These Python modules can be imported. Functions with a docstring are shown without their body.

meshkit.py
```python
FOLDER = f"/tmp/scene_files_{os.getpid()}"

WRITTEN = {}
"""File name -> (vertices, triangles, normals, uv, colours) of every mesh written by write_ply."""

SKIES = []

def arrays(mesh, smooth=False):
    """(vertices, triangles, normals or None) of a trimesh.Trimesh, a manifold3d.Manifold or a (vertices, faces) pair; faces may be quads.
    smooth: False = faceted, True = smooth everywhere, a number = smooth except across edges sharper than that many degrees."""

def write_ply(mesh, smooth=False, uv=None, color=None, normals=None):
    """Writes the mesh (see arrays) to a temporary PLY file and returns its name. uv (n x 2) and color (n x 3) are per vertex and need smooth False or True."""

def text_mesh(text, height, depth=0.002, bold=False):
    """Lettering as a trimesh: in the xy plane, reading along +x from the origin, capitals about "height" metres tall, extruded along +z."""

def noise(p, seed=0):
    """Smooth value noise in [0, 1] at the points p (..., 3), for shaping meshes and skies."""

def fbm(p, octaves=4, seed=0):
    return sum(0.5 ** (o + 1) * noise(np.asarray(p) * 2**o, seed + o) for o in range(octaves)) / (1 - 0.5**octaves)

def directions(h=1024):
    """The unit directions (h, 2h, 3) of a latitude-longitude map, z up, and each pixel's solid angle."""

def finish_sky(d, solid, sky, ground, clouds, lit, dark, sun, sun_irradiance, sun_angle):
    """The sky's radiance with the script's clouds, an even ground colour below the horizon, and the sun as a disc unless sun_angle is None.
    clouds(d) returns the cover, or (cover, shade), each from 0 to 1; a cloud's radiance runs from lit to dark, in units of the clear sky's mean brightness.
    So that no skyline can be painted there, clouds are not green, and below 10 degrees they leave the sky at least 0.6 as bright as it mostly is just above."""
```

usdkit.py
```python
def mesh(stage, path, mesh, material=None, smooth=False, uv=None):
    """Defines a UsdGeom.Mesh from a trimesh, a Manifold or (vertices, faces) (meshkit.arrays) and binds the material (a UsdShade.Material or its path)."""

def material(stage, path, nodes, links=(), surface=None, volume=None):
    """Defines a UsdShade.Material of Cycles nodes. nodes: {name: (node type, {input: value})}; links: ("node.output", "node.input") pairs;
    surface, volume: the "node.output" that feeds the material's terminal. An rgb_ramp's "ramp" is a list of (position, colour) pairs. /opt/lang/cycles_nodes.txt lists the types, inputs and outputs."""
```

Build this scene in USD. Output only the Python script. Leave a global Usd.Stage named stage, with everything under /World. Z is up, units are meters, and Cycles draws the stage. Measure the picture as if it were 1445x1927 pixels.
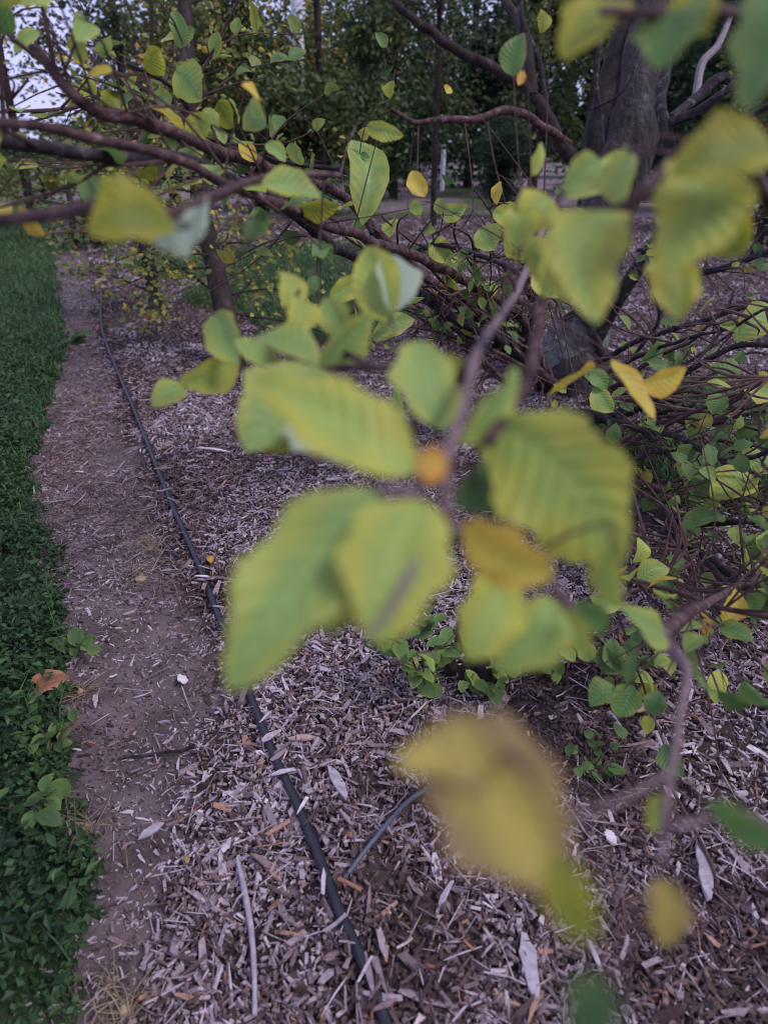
import math, random
import numpy as np
import trimesh
import usdkit, meshkit
from pxr import Usd, UsdGeom, UsdLux, UsdShade, Sdf, Gf, Vt

stage = Usd.Stage.CreateInMemory()
UsdGeom.SetStageUpAxis(stage, UsdGeom.Tokens.z)
UsdGeom.SetStageMetersPerUnit(stage, 1.0)
UsdGeom.Xform.Define(stage, '/World')
UsdGeom.Scope.Define(stage, '/World/Looks')
rng = np.random.default_rng(7)
random.seed(7)

# ------------------------------------------------------------------ camera, sky, sun, exposure
CAM_H, PITCH, FPX = 1.1, math.radians(27.0), 1336.0
cam = UsdGeom.Camera.Define(stage, '/World/camera')
cam.AddTranslateOp().Set(Gf.Vec3d(0, 0, CAM_H))
cam.AddRotateXOp().Set(90 - math.degrees(PITCH))
cam.CreateHorizontalApertureAttr(36.0)
cam.CreateVerticalApertureAttr(36.0 * 1024 / 767)
FOCAL = 36.0 * FPX / 1445
cam.CreateFocalLengthAttr(FOCAL)
cam.CreateFStopAttr(FOCAL / 7.2)
cam.CreateFocusDistanceAttr(1.75)
cam.CreateClippingRangeAttr(Gf.Vec2f(0.02, 2000))
cam.CreateExposureAttr(1.04)

SUN_EL, SUN_AZ = math.radians(52), math.radians(-60)      # azimuth measured from +y towards +x
dome = UsdLux.DomeLight.Define(stage, '/World/sky')
dome.GetPrim().SetCustomDataByKey('kind', 'structure')
sky_m = usdkit.material(stage, '/World/Looks/sky_look', {
    'tc': ('texture_coordinate', {}),
    'map': ('mapping', {'scale': (1.5, 1.5, 4.0)}),
    'n': ('noise_texture', {'scale': 1.6, 'detail': 6, 'roughness': 0.6}),
    'ramp': ('rgb_ramp', {'ramp': [(0.30, (0.75, 0.75, 0.75)), (0.65, (1, 1, 1))]}),
    'sky': ('sky_texture', {'sky_type': 'single_scattering', 'sun_disc': False, 'sun_elevation': SUN_EL, 'sun_rotation': SUN_AZ}),
    'mix': ('mix_color', {'blend_type': 'mix', 'b': (3.95, 4.05, 7.0), 'use_clamp': False}),
    'bg': ('background_shader', {'strength': 0.084})},
    [('tc.generated', 'map.vector'), ('map.vector', 'n.vector'), ('n.fac', 'ramp.fac'), ('ramp.color', 'mix.fac'),
     ('sky.color', 'mix.a'), ('mix.result', 'bg.color')], surface='bg.background')
UsdShade.MaterialBindingAPI.Apply(dome.GetPrim()).Bind(sky_m)
sun = UsdLux.DistantLight.Define(stage, '/World/sun')
sun.CreateIntensityAttr(0.36)
sun.CreateNormalizeAttr(True)
sun.CreateAngleAttr(16.0)
sun.CreateColorAttr(Gf.Vec3f(1.0, 0.95, 0.95))
sd = np.array([math.sin(SUN_AZ) * math.cos(SUN_EL), math.cos(SUN_AZ) * math.cos(SUN_EL), math.sin(SUN_EL)])
sun.AddRotateZOp().Set(-math.degrees(SUN_AZ) + 180.0)
sun.AddRotateXOp().Set(-(90 - math.degrees(SUN_EL)))

# ------------------------------------------------------------------ helpers
C = np.array([0, 0, CAM_H])
FW = np.array([0, math.cos(PITCH), -math.sin(PITCH)])
UPV = np.array([0, math.sin(PITCH), math.cos(PITCH)])
RT = np.array([1.0, 0, 0])
def ray(x, y): return RT * ((x - 722.5) / FPX) + UPV * ((963.5 - y) / FPX) + FW
def P(x, y, d): return C + ray(x, y) * d

def nrm(v):
    v = np.asarray(v, float)
    return v / max(np.linalg.norm(v), 1e-9)

used = {}
def numbered(parent, name):
    k = (parent, name); n = used.get(k, 0); used[k] = n + 1
    return name if n == 0 else f'{name}_{n:03d}'
def data(prim, label=None, cat=None, group=None, kind=None):
    for k, v in (('label', label), ('category', cat), ('group', group), ('kind', kind)):
        if v: prim.SetCustomDataByKey(k, v)
    return prim
def thing(name, label, cat, loc=(0, 0, 0), group=None):
    x = UsdGeom.Xform.Define(stage, '/World/' + numbered('/World', name))
    x.AddTranslateOp().Set(Gf.Vec3d(*map(float, loc)))
    return data(x.GetPrim(), label, cat, group)
def origin(prim):
    return np.array(prim.GetAttribute('xformOp:translate').Get()) if prim and prim.HasAttribute('xformOp:translate') else np.zeros(3)
def obj(name, mesh, mat, parent=None, smooth=False, uv=None, **kw):
    """one Mesh prim; the mesh is in world coordinates, the parent thing's base is taken off"""
    pp = str(parent.GetPath()) if parent else '/World'
    v, f = (np.asarray(mesh.vertices), np.asarray(mesh.faces)) if hasattr(mesh, 'faces') else (np.asarray(mesh[0], float), np.asarray(mesh[1], int))
    if parent:
        p = parent
        while p and str(p.GetPath()) != '/World':
            v = v - origin(p); p = p.GetParent()
    if isinstance(uv, int):                      # every uv vertices are one piece: give each piece its own tone
        tone = np.random.default_rng(len(v)).random(len(v) // uv); uv = np.stack([np.repeat(tone, uv), np.repeat(tone, uv)], 1)
    m = usdkit.mesh(stage, pp + '/' + numbered(pp, name), (v, f), mat, smooth=smooth, uv=uv)
    data(m.GetPrim(), **kw)
    return m.GetPrim()
def join(parts):
    vs, fs, o = [], [], 0
    for v, f in parts:
        vs.append(v); fs.append(np.asarray(f) + o); o += len(v)
    return np.vstack(vs), np.vstack(fs)

def tube(pts, radii, sides=7, cap=True, bumpy=0.0, seed=0):
    """tapered tube along points"""
    pts = np.asarray(pts, float); n = len(pts)
    r = np.interp(np.linspace(0, 1, n), np.linspace(0, 1, len(np.atleast_1d(radii))), np.atleast_1d(radii))
    t = np.gradient(pts, axis=0); t /= np.maximum(np.linalg.norm(t, axis=1, keepdims=True), 1e-9)
    a = np.array([0, 0, 1.0]) if abs(t[0][2]) < 0.9 else np.array([1.0, 0, 0])
    u = nrm(np.cross(t[0], a)); V = []
    ang = np.linspace(0, 2 * math.pi, sides, endpoint=False)
    for i in range(n):
        u = nrm(u - t[i] * np.dot(u, t[i])); w = np.cross(t[i], u)
        ring = np.outer(np.cos(ang), u) + np.outer(np.sin(ang), w)
        rr = np.full(sides, r[i])
        if bumpy:
            rr = rr * (1 + bumpy * 2 * (meshkit.fbm(np.c_[np.cos(ang) * 1.5, np.sin(ang) * 1.5, np.full(sides, i * 0.35)] + 7.3 * seed + 50, 3, seed) - 0.5))
        V.append(pts[i] + ring * rr[:, None])
    V = np.vstack(V); F = []
    for i in range(n - 1):
        for k in range(sides):
            a0, a1 = i * sides + k, i * sides + (k + 1) % sides
            F += [[a0, a1, a1 + sides], [a0, a1 + sides, a0 + sides]]
    if cap:
        V = np.vstack([V, pts[0], pts[-1]]); c0, c1 = len(V) - 2, len(V) - 1
        for k in range(sides):
            F.append([c0, (k + 1) % sides, k]); F.append([c1, (n - 1) * sides + k, (n - 1) * sides + (k + 1) % sides])
    return V, np.array(F)

def spline(pts, n):
    """Catmull-Rom through the points, n samples"""
    p = np.asarray(pts, float)
    if len(p) == 2: return p[0] + np.linspace(0, 1, n)[:, None] * (p[1] - p[0])
    q = np.vstack([2 * p[0] - p[1], p, 2 * p[-1] - p[-2]])
    s = np.linspace(0, len(p) - 1 - 1e-6, n); out = []
    for x in s:
        i = int(x); t = x - i; a, b, c, d = q[i:i + 4]
        out.append(0.5 * (2 * b + (c - a) * t + (2 * a - 5 * b + 4 * c - d) * t * t + (3 * b - a - 3 * c + d) * t ** 3))
    return np.array(out)

# ------------------------------------------------------------------ materials
def M(name, nodes, links, surface): return usdkit.material(stage, '/World/Looks/' + name, nodes, links, surface=surface)
def ramp_noise(name, stops, scale, rough=0.9, detail=5, bump=0.4, bscale=None, dist=0.01, stretch=(1, 1, 1), spec=0.2):
    return M(name, {'tc': ('geometry', {}), 'map': ('mapping', {'scale': stretch}),
        'n': ('noise_texture', {'scale': scale, 'detail': detail, 'roughness': 0.6}),
        'r': ('rgb_ramp', {'ramp': stops}),
        'n2': ('noise_texture', {'scale': bscale or scale * 3, 'detail': 4, 'roughness': 0.6}),
        'b': ('bump', {'strength': bump, 'distance': dist}),
        'p': ('principled_bsdf', {'roughness': rough, 'specular_ior_level': spec})},
        [('tc.position', 'map.vector'), ('map.vector', 'n.vector'), ('map.vector', 'n2.vector'), ('n.fac', 'r.fac'), ('r.color', 'p.base_color'),
         ('n2.fac', 'b.height'), ('b.normal', 'p.normal')], 'p.BSDF')
soil_m = ramp_noise('soil_look', [(0.25, (0.02, 0.013, 0.011)), (0.5, (0.05, 0.034, 0.031)), (0.75, (0.095, 0.067, 0.063))], 14, bump=0.9, bscale=70, dist=0.012)
path_m = ramp_noise('path_look', [(0.25, (0.036, 0.026, 0.024)), (0.5, (0.10, 0.075, 0.075)), (0.8, (0.175, 0.138, 0.14))], 9, bump=0.9, bscale=90, dist=0.01)
verge_m = ramp_noise('verge_look', [(0.3, (0.012, 0.022, 0.010)), (0.7, (0.035, 0.05, 0.022))], 20, bump=0.6)
ground_m = M('ground_look', {'tc': ('geometry', {}), 'map': ('mapping', {'scale': (1, 0.45, 1)}),
        'n': ('noise_texture', {'scale': 0.33, 'detail': 5, 'roughness': 0.62}),
        'r': ('rgb_ramp', {'ramp': [(0.40, (0.06, 0.095, 0.035)), (0.47, (0.12, 0.12, 0.075)), (0.52, (0.20, 0.155, 0.175)), (0.7, (0.25, 0.20, 0.225))]}),
        'n2': ('noise_texture', {'scale': 18, 'detail': 5, 'roughness': 0.7}),
        'r2': ('rgb_ramp', {'ramp': [(0.3, (0.45, 0.45, 0.45)), (0.7, (1.15, 1.15, 1.15))]}),
        'm': ('mix_color', {'blend_type': 'multiply', 'fac': 1.0, 'use_clamp': False}),
        'b': ('bump', {'strength': 0.8, 'distance': 0.04}),
        'p': ('principled_bsdf', {'roughness': 0.95, 'specular_ior_level': 0.1})},
        [('tc.position', 'map.vector'), ('map.vector', 'n.vector'), ('tc.position', 'n2.vector'), ('n.fac', 'r.fac'), ('n2.fac', 'r2.fac'),
         ('r.color', 'm.a'), ('r2.color', 'm.b'), ('m.result', 'p.base_color'), ('n2.fac', 'b.height'), ('b.normal', 'p.normal')], 'p.BSDF')
road_m = ramp_noise('road_look', [(0.3, (0.33, 0.33, 0.36)), (0.7, (0.42, 0.42, 0.45))], 0.6)

def island_mat(name, stops, rough=0.8, rscale=60, mott=0.35, trans=None, spec=0.25):
    """colour by island, mottled by fine noise, optionally translucent"""
    nodes = {'g': ('geometry', {}), 'uv': ('uvmap', {'attribute': 'st'}), 'sep': ('separate_xyz', {}), 'r': ('rgb_ramp', {'ramp': stops}),
        'n': ('noise_texture', {'scale': rscale, 'detail': 4, 'roughness': 0.65}),
        'r2': ('rgb_ramp', {'ramp': [(0.3, (1 - mott,) * 3), (0.7, (1 + mott * 0.5,) * 3)]}),
        'm': ('mix_color', {'blend_type': 'multiply', 'fac': 1.0, 'use_clamp': False}),
        'p': ('principled_bsdf', {'roughness': rough, 'specular_ior_level': spec})}
    links = [('uv.UV', 'sep.vector'), ('sep.x', 'r.fac'), ('g.position', 'n.vector'), ('n.fac', 'r2.fac'), ('r.color', 'm.a'), ('r2.color', 'm.b'), ('m.result', 'p.base_color')]
    if trans:
        nodes['t'] = ('translucent_bsdf', {}); nodes['x'] = ('mix_closure', {'fac': trans})
        links += [('m.result', 't.color'), ('p.BSDF', 'x.closure1'), ('t.BSDF', 'x.closure2')]
        return M(name, nodes, links, 'x.closure')
    return M(name, nodes, links, 'p.BSDF')
CHIP_STOPS = [(0.0, (0.04, 0.024, 0.023)), (0.20, (0.09, 0.057, 0.056)), (0.36, (0.165, 0.114, 0.12)), (0.52, (0.255, 0.196, 0.215)), (0.70, (0.335, 0.27, 0.30)),
              (0.86, (0.41, 0.345, 0.378)), (0.95, (0.52, 0.46, 0.49)), (0.975, (0.29, 0.165, 0.12)), (1.0, (0.22, 0.10, 0.065))]
chip_m = island_mat('wood_chip_look', CHIP_STOPS, rough=0.85, rscale=130)
def plain(name, col, rough=0.8, mott=0.3, scale=90, stretch=(1, 1, 1), bump=0.3, spec=0.25):
    lo, hi = [c * (1 - mott) for c in col], [c * (1 + mott * 0.7) for c in col]
    return ramp_noise(name, [(0.3, lo), (0.7, hi)], scale, rough, bump=bump, dist=0.003, stretch=stretch, spec=spec)
chip_vars = [plain(f'chip_tone_{"abcdefg"[i]}', c, 0.85, 0.32, 120) for i, c in enumerate(
    [(0.09, 0.06, 0.057), (0.17, 0.12, 0.125), (0.255, 0.196, 0.215), (0.33, 0.27, 0.297), (0.40, 0.34, 0.37), (0.50, 0.45, 0.475), (0.28, 0.16, 0.115)])]
crumb_m = island_mat('crumb_look', [(0, (0.03, 0.02, 0.017)), (0.5, (0.10, 0.072, 0.068)), (0.8, (0.19, 0.15, 0.15)), (1, (0.32, 0.275, 0.28))], rough=0.9)
straw_m = island_mat('straw_look', [(0, (0.13, 0.09, 0.055)), (0.5, (0.22, 0.16, 0.10)), (1, (0.33, 0.27, 0.20))], rough=0.7)
weed_m = island_mat('weed_look', [(0, (0.013, 0.034, 0.011)), (0.5, (0.034, 0.076, 0.023)), (0.93, (0.055, 0.12, 0.038)), (1, (0.10, 0.16, 0.055))], rough=0.55, rscale=40, trans=0.25, spec=0.35)
grass_m = island_mat('grass_look', [(0, (0.035, 0.085, 0.032)), (0.7, (0.07, 0.145, 0.052)), (0.92, (0.09, 0.13, 0.05)), (1, (0.22, 0.18, 0.10))], rough=0.7, trans=0.25)
black_m = plain('black_tube_look', (0.010, 0.011, 0.017), 0.45, 0.25, 40, bump=0.05, spec=0.5)
greytube_m = plain('grey_tube_look', (0.055, 0.06, 0.08), 0.5, 0.25, 40, bump=0.05, spec=0.5)
bark_m = ramp_noise('grey_bark_look', [(0.28, (0.010, 0.008, 0.008)), (0.42, (0.034, 0.028, 0.028)), (0.58, (0.055, 0.047, 0.047)), (0.76, (0.14, 0.135, 0.13))], 11, bump=1.0, bscale=40, dist=0.03, stretch=(1, 1, 0.35))
bark_dark_m = ramp_noise('dark_bark_look', [(0.3, (0.010, 0.007, 0.0065)), (0.6, (0.034, 0.024, 0.022)), (0.78, (0.09, 0.075, 0.073))], 14, bump=0.8, bscale=30, dist=0.02, stretch=(1, 1, 0.35))
lichen_m = ramp_noise('lichen_bark_look', [(0.3, (0.05, 0.05, 0.048)), (0.5, (0.12, 0.13, 0.12)), (0.75, (0.26, 0.27, 0.25))], 22, bump=0.9, bscale=90, dist=0.015)
limb_m = ramp_noise('limb_look', [(0.3, (0.018, 0.011, 0.011)), (0.5, (0.07, 0.038, 0.036)), (0.62, (0.11, 0.066, 0.064)), (0.74, (0.22, 0.175, 0.175))], 42, bump=1.0, bscale=110, dist=0.006)
limb_dark_m = ramp_noise('dark_limb_look', [(0.3, (0.010, 0.008, 0.009)), (0.55, (0.032, 0.025, 0.028)), (0.74, (0.13, 0.12, 0.127))], 36, bump=1.0, bscale=100, dist=0.006)
twig_m = ramp_noise('twig_look', [(0.3, (0.035, 0.020, 0.018)), (0.6, (0.085, 0.050, 0.044)), (0.8, (0.16, 0.11, 0.10))], 40, bump=0.3, dist=0.002)
stem_m = ramp_noise('mauve_stem_look', [(0.3, (0.10, 0.066, 0.068)), (0.7, (0.19, 0.135, 0.14))], 60, bump=0.3, dist=0.002)

def leaf_mat(name, inner, edge, edge_at=0.75, trans=0.42, rough=0.5, spec=0.35):
    """inner colour to margin colour by the leaf's own st, blotches, pale side veins"""
    return M(name, {
        'uv': ('uvmap', {'attribute': 'st'}), 'sep': ('separate_xyz', {}),
        's1': ('math', {'math_type': 'subtract', 'value2': 0.5}), 's2': ('math', {'math_type': 'absolute'}), 's3': ('math', {'math_type': 'multiply', 'value2': 2.0}),
        'g': ('geometry', {}), 'n': ('noise_texture', {'scale': 45, 'detail': 4}),
        'add': ('math', {'math_type': 'multiply_add', 'value2': 1.7}),
        'mr': ('map_range', {'from_min': edge_at + 0.4, 'from_max': edge_at + 0.95, 'to_min': 0, 'to_max': 1, 'clamp': True}),
        'c': ('mix_color', {'blend_type': 'mix', 'a': inner, 'b': edge}),
        'v1': ('math', {'math_type': 'multiply_add', 'value2': -0.22}), 'v2': ('math', {'math_type': 'multiply', 'value2': 56.0}), 'v3': ('math', {'math_type': 'sine'}),
        'v4': ('map_range', {'from_min': 0.55, 'from_max': 1.0, 'to_min': 0, 'to_max': 0.22, 'clamp': True}),
        'mid': ('map_range', {'from_min': 0.0, 'from_max': 0.07, 'to_min': 0.6, 'to_max': 0.0, 'clamp': True}),
        'mx': ('math', {'math_type': 'maximum'}),
        'vc': ('mix_color', {'blend_type': 'mix', 'b': tuple(min(0.6, c * 1.35 + 0.03) for c in inner)}),
        'n2': ('noise_texture', {'scale': 22, 'detail': 3}), 'r2': ('rgb_ramp', {'ramp': [(0.3, (0.8, 0.8, 0.8)), (0.7, (1.12, 1.12, 1.12))]}),
        'ns': ('noise_texture', {'scale': 160, 'detail': 3}), 'sr': ('map_range', {'from_min': 0.70, 'from_max': 0.76, 'to_min': 0, 'to_max': 0.8, 'clamp': True}), 'sp': ('mix_color', {'blend_type': 'mix', 'b': (0.13, 0.07, 0.03)}),
        'mm': ('mix_color', {'blend_type': 'multiply', 'fac': 1.0, 'use_clamp': False}),
        'b': ('bump', {'strength': 0.2, 'distance': 0.002}),
        'p': ('principled_bsdf', {'roughness': rough, 'specular_ior_level': spec}), 't': ('translucent_bsdf', {}), 'x': ('mix_closure', {'fac': trans})},
        [('uv.UV', 'sep.vector'), ('sep.x', 's1.value1'), ('s1.value', 's2.value1'), ('s2.value', 's3.value1'), ('g.position', 'n.vector'),
         ('n.fac', 'add.value1'), ('s3.value', 'add.value3'), ('add.value', 'mr.value'), ('mr.result', 'c.fac'),
         ('s3.value', 'v1.value1'), ('sep.y', 'v1.value3'), ('v1.value', 'v2.value1'), ('v2.value', 'v3.value1'), ('v3.value', 'v4.value'),
         ('s3.value', 'mid.value'), ('v4.result', 'mx.value1'), ('mid.result', 'mx.value2'), ('mx.value', 'vc.fac'), ('c.result', 'vc.a'),
         ('g.position', 'n2.vector'), ('n2.fac', 'r2.fac'), ('g.position', 'ns.vector'), ('ns.fac', 'sr.value'), ('sr.result', 'sp.fac'), ('vc.result', 'sp.a'), ('sp.result', 'mm.a'), ('r2.color', 'mm.b'),
         ('v3.value', 'b.height'), ('b.normal', 'p.normal'),
         ('mm.result', 'p.base_color'), ('mm.result', 't.color'), ('p.BSDF', 'x.closure1'), ('t.BSDF', 'x.closure2')], 'x.closure')
LM = {'g': leaf_mat('green_leaf_look', (0.225, 0.34, 0.085), (0.35, 0.39, 0.075)),
      'gy': leaf_mat('yellowish_leaf_look', (0.29, 0.385, 0.075), (0.43, 0.43, 0.065), 0.65),
      'y': leaf_mat('yellow_leaf_look', (0.56, 0.45, 0.065), (0.60, 0.40, 0.05), 0.7),
      'o': leaf_mat('orange_leaf_look', (0.55, 0.36, 0.07), (0.56, 0.27, 0.04), 0.5),
      'd': leaf_mat('dark_leaf_look', (0.06, 0.13, 0.035), (0.10, 0.17, 0.04)),
      'ol': leaf_mat('olive_leaf_look', (0.19, 0.235, 0.025), (0.33, 0.31, 0.03), 0.6),
      'm': leaf_mat('mid_leaf_look', (0.10, 0.20, 0.05), (0.17, 0.24, 0.055)),
      'b': leaf_mat('silvery_leaf_look', (0.34, 0.45, 0.33), (0.38, 0.46, 0.30), 0.8, rough=0.32, spec=0.6),
      'ba': leaf_mat('tarnished_leaf_look', (0.37, 0.30, 0.06), (0.25, 0.17, 0.07), 0.8)}
foliage_m = island_mat('foliage_look', [(0, (0.07, 0.13, 0.04)), (0.5, (0.13, 0.21, 0.055)), (0.85, (0.24, 0.29, 0.065)), (1, (0.42, 0.34, 0.06))], rough=0.55, trans=0.35, rscale=40)

# ------------------------------------------------------------------ terrain
def plane_hit(x, y, z=0.0):
    r = ray(x, y); t = (z - CAM_H) / r[2]
    return C + r * t
GRASS_EDGE = np.array([plane_hit(*p)[:2] for p in [(150, 1990), (155, 1900), (168, 1700), (150, 1550), (135, 1400), (112, 1250), (118, 1100), (75, 960), (60, 860), (92, 740), (118, 640), (105, 520), (95, 440), (60, 380), (10, 335)]])
BED_EDGE = np.array([plane_hit(*p)[:2] for p in [(215, 1990), (240, 1900), (300, 1700), (335, 1500), (400, 1350), (405, 1220), (330, 1080), (285, 960), (235, 820), (200, 700), (175, 600), (165, 480), (120, 400), (60, 345)]])
def edge_x(E, y): return np.interp(y, E[:, 1], E[:, 0])
def wob(x, y, s, k, seed): return (meshkit.fbm(np.stack([x * s + 31, y * s + 57, np.zeros_like(x) + 3.5], -1), 3, seed) - 0.5) * k
def hgt(x, y):
    x, y = np.asarray(x, float), np.asarray(y, float)
    z = wob(x, y, 2.2, 0.07, 1) + wob(x, y, 9.0, 0.022, 2)
    bx, gx = edge_x(BED_EDGE, y), edge_x(GRASS_EDGE, y)
    near = np.clip((16 - y) / 8, 0, 1)
    z = z + near * 0.05 * np.clip((x - bx) / 0.35, 0, 1) - near * 0.015 * np.exp(-((x - 0.5 * (bx + gx)) / 0.15) ** 2)
    return np.where(y > 20, z * 0.6, z)
def G(px, py, up=0.0):
    z = 0.0
    for _ in range(12):
        p = plane_hit(px, py, z); z = float(hgt(p[0], p[1]))
    return np.array([p[0], p[1], z + up])

xs = np.concatenate([-np.geomspace(4, 400, 30)[::-1], np.arange(-3.96, 4.0, 0.04), np.geomspace(4, 400, 30)])
ys = np.concatenate([-np.geomspace(1, 60, 12)[::-1], np.arange(-0.96, 8.0, 0.04), np.geomspace(8, 16, 60)[0:], np.geomspace(16.3, 500, 60)])
X, Y = np.meshgrid(xs, ys)
Z = hgt(X, Y)
VG = np.stack([X, Y, Z], -1).reshape(-1, 3)
nx = len(xs); I, J = np.meshgrid(np.arange(len(ys) - 1), np.arange(nx - 1), indexing='ij')
a = (I * nx + J).ravel(); quads = np.stack([a, a + 1, a + nx + 1, a + nx], 1)
cx, cy = VG[quads].mean(1)[:, 0], VG[quads].mean(1)[:, 1]
gx = edge_x(GRASS_EDGE, cy) + wob(cx, cy, 5, 0.12, 5); bx = edge_x(BED_EDGE, cy) + wob(cx, cy, 5, 0.12, 6)
nearm = (cy < 14) & (cy > -1.2) & (abs(cx) < 12)
is_verge = nearm & (cx < gx); is_path = nearm & (cx >= gx) & (cx < bx); is_bed = nearm & (cx >= bx)
def sub(mask):
    q = quads[mask]; u, inv = np.unique(q, return_inverse=True); inv = inv.reshape(q.shape)
    return VG[u], np.vstack([inv[:, [0, 1, 2]], inv[:, [0, 2, 3]]])
ground = obj('ground', sub(~(is_verge | is_path | is_bed)), ground_m, smooth=True, kind='structure', label='distant ground of mauve mulch patches and rough grass')
verge = obj('grass_verge', sub(is_verge), verge_m, smooth=True, kind='structure', label='dark earth under the weedy green strip on the left')
path = obj('dirt_path', sub(is_path), path_m, smooth=True, kind='structure', label='worn brown dirt path beside the weedy strip')
bed = obj('mulch_bed', sub(is_bed), soil_m, smooth=True, kind='structure', label='brown soil bed covered with grey wood chip mulch')
rv, rf = np.array([[-300, 62, 0.10], [-14, 62, 0.10], [-14, 74, 0.10], [-300, 74, 0.10]], float), np.array([[0, 1, 2], [0, 2, 3]])
obj('road', (rv, rf), road_m, kind='structure', label='pale grey road far behind the trees')

# ------------------------------------------------------------------ wood chips
def visible(x, y, margin=0.12):
    z = hgt(x, y); d = np.stack([x, y, z - CAM_H], -1); dep = d @ FW
    u = d[..., 0] / np.maximum(dep, 1e-6); v = (d @ UPV) / np.maximum(dep, 1e-6)
    return (dep > 0.2) & (abs(u) < 0.541 + margin) & (v > -0.721 - margin) & (v < 0.8)
BARE = [(G(590, 1010)[:2], 0.16), (G(770, 1530)[:2], 0.06), (G(480, 1790)[:2], 0.05), (G(250, 595)[:2], 0.35), (G(900, 1265)[:2], 0.10), (G(560, 1470)[:2], 0.0), (G(690, 1470)[:2], 0.05), (G(240, 850)[:2], 0.18), (G(720, 1640)[:2], 0.04), (G(560, 740)[:2], 0.3)]
def chip_density(x, y):
    bx, gx = edge_x(BED_EDGE, y), edge_x(GRASS_EDGE, y)
    t = np.clip((x - bx + 0.06) / 0.16, 0, 1)
    d = (0.30 + 0.6 * np.clip((y - 1.5) / 0.9, 0, 1)) * (1 - t) + t
    d = d * np.where(x < gx, np.exp(-((gx - x) / 0.06) ** 2), 1)
    n = meshkit.fbm(np.stack([x * 3 + 11, y * 3 + 17, 0 * x + 1.5], -1), 3, 9)
    d = d * np.clip(0.75 + (n - 0.42) * 4.0, 0.42, 1)
    for c, r in BARE:
        if r: d = d * np.clip(((x - c[0]) ** 2 + (y - c[1]) ** 2) / r ** 2, 0.1, 1)
    # green weedy patches among the mulch further back
    return d
def scatter(n, y0, y1, power=1.0):
    y = y0 + (y1 - y0) * rng.random(n) ** power
    x = (rng.random(n) * 2 - 1) * (0.62 * (y * math.cos(PITCH) + CAM_H * math.sin(PITCH)) + 0.15)
    k = visible(x, y); return x[k], y[k]
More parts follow.
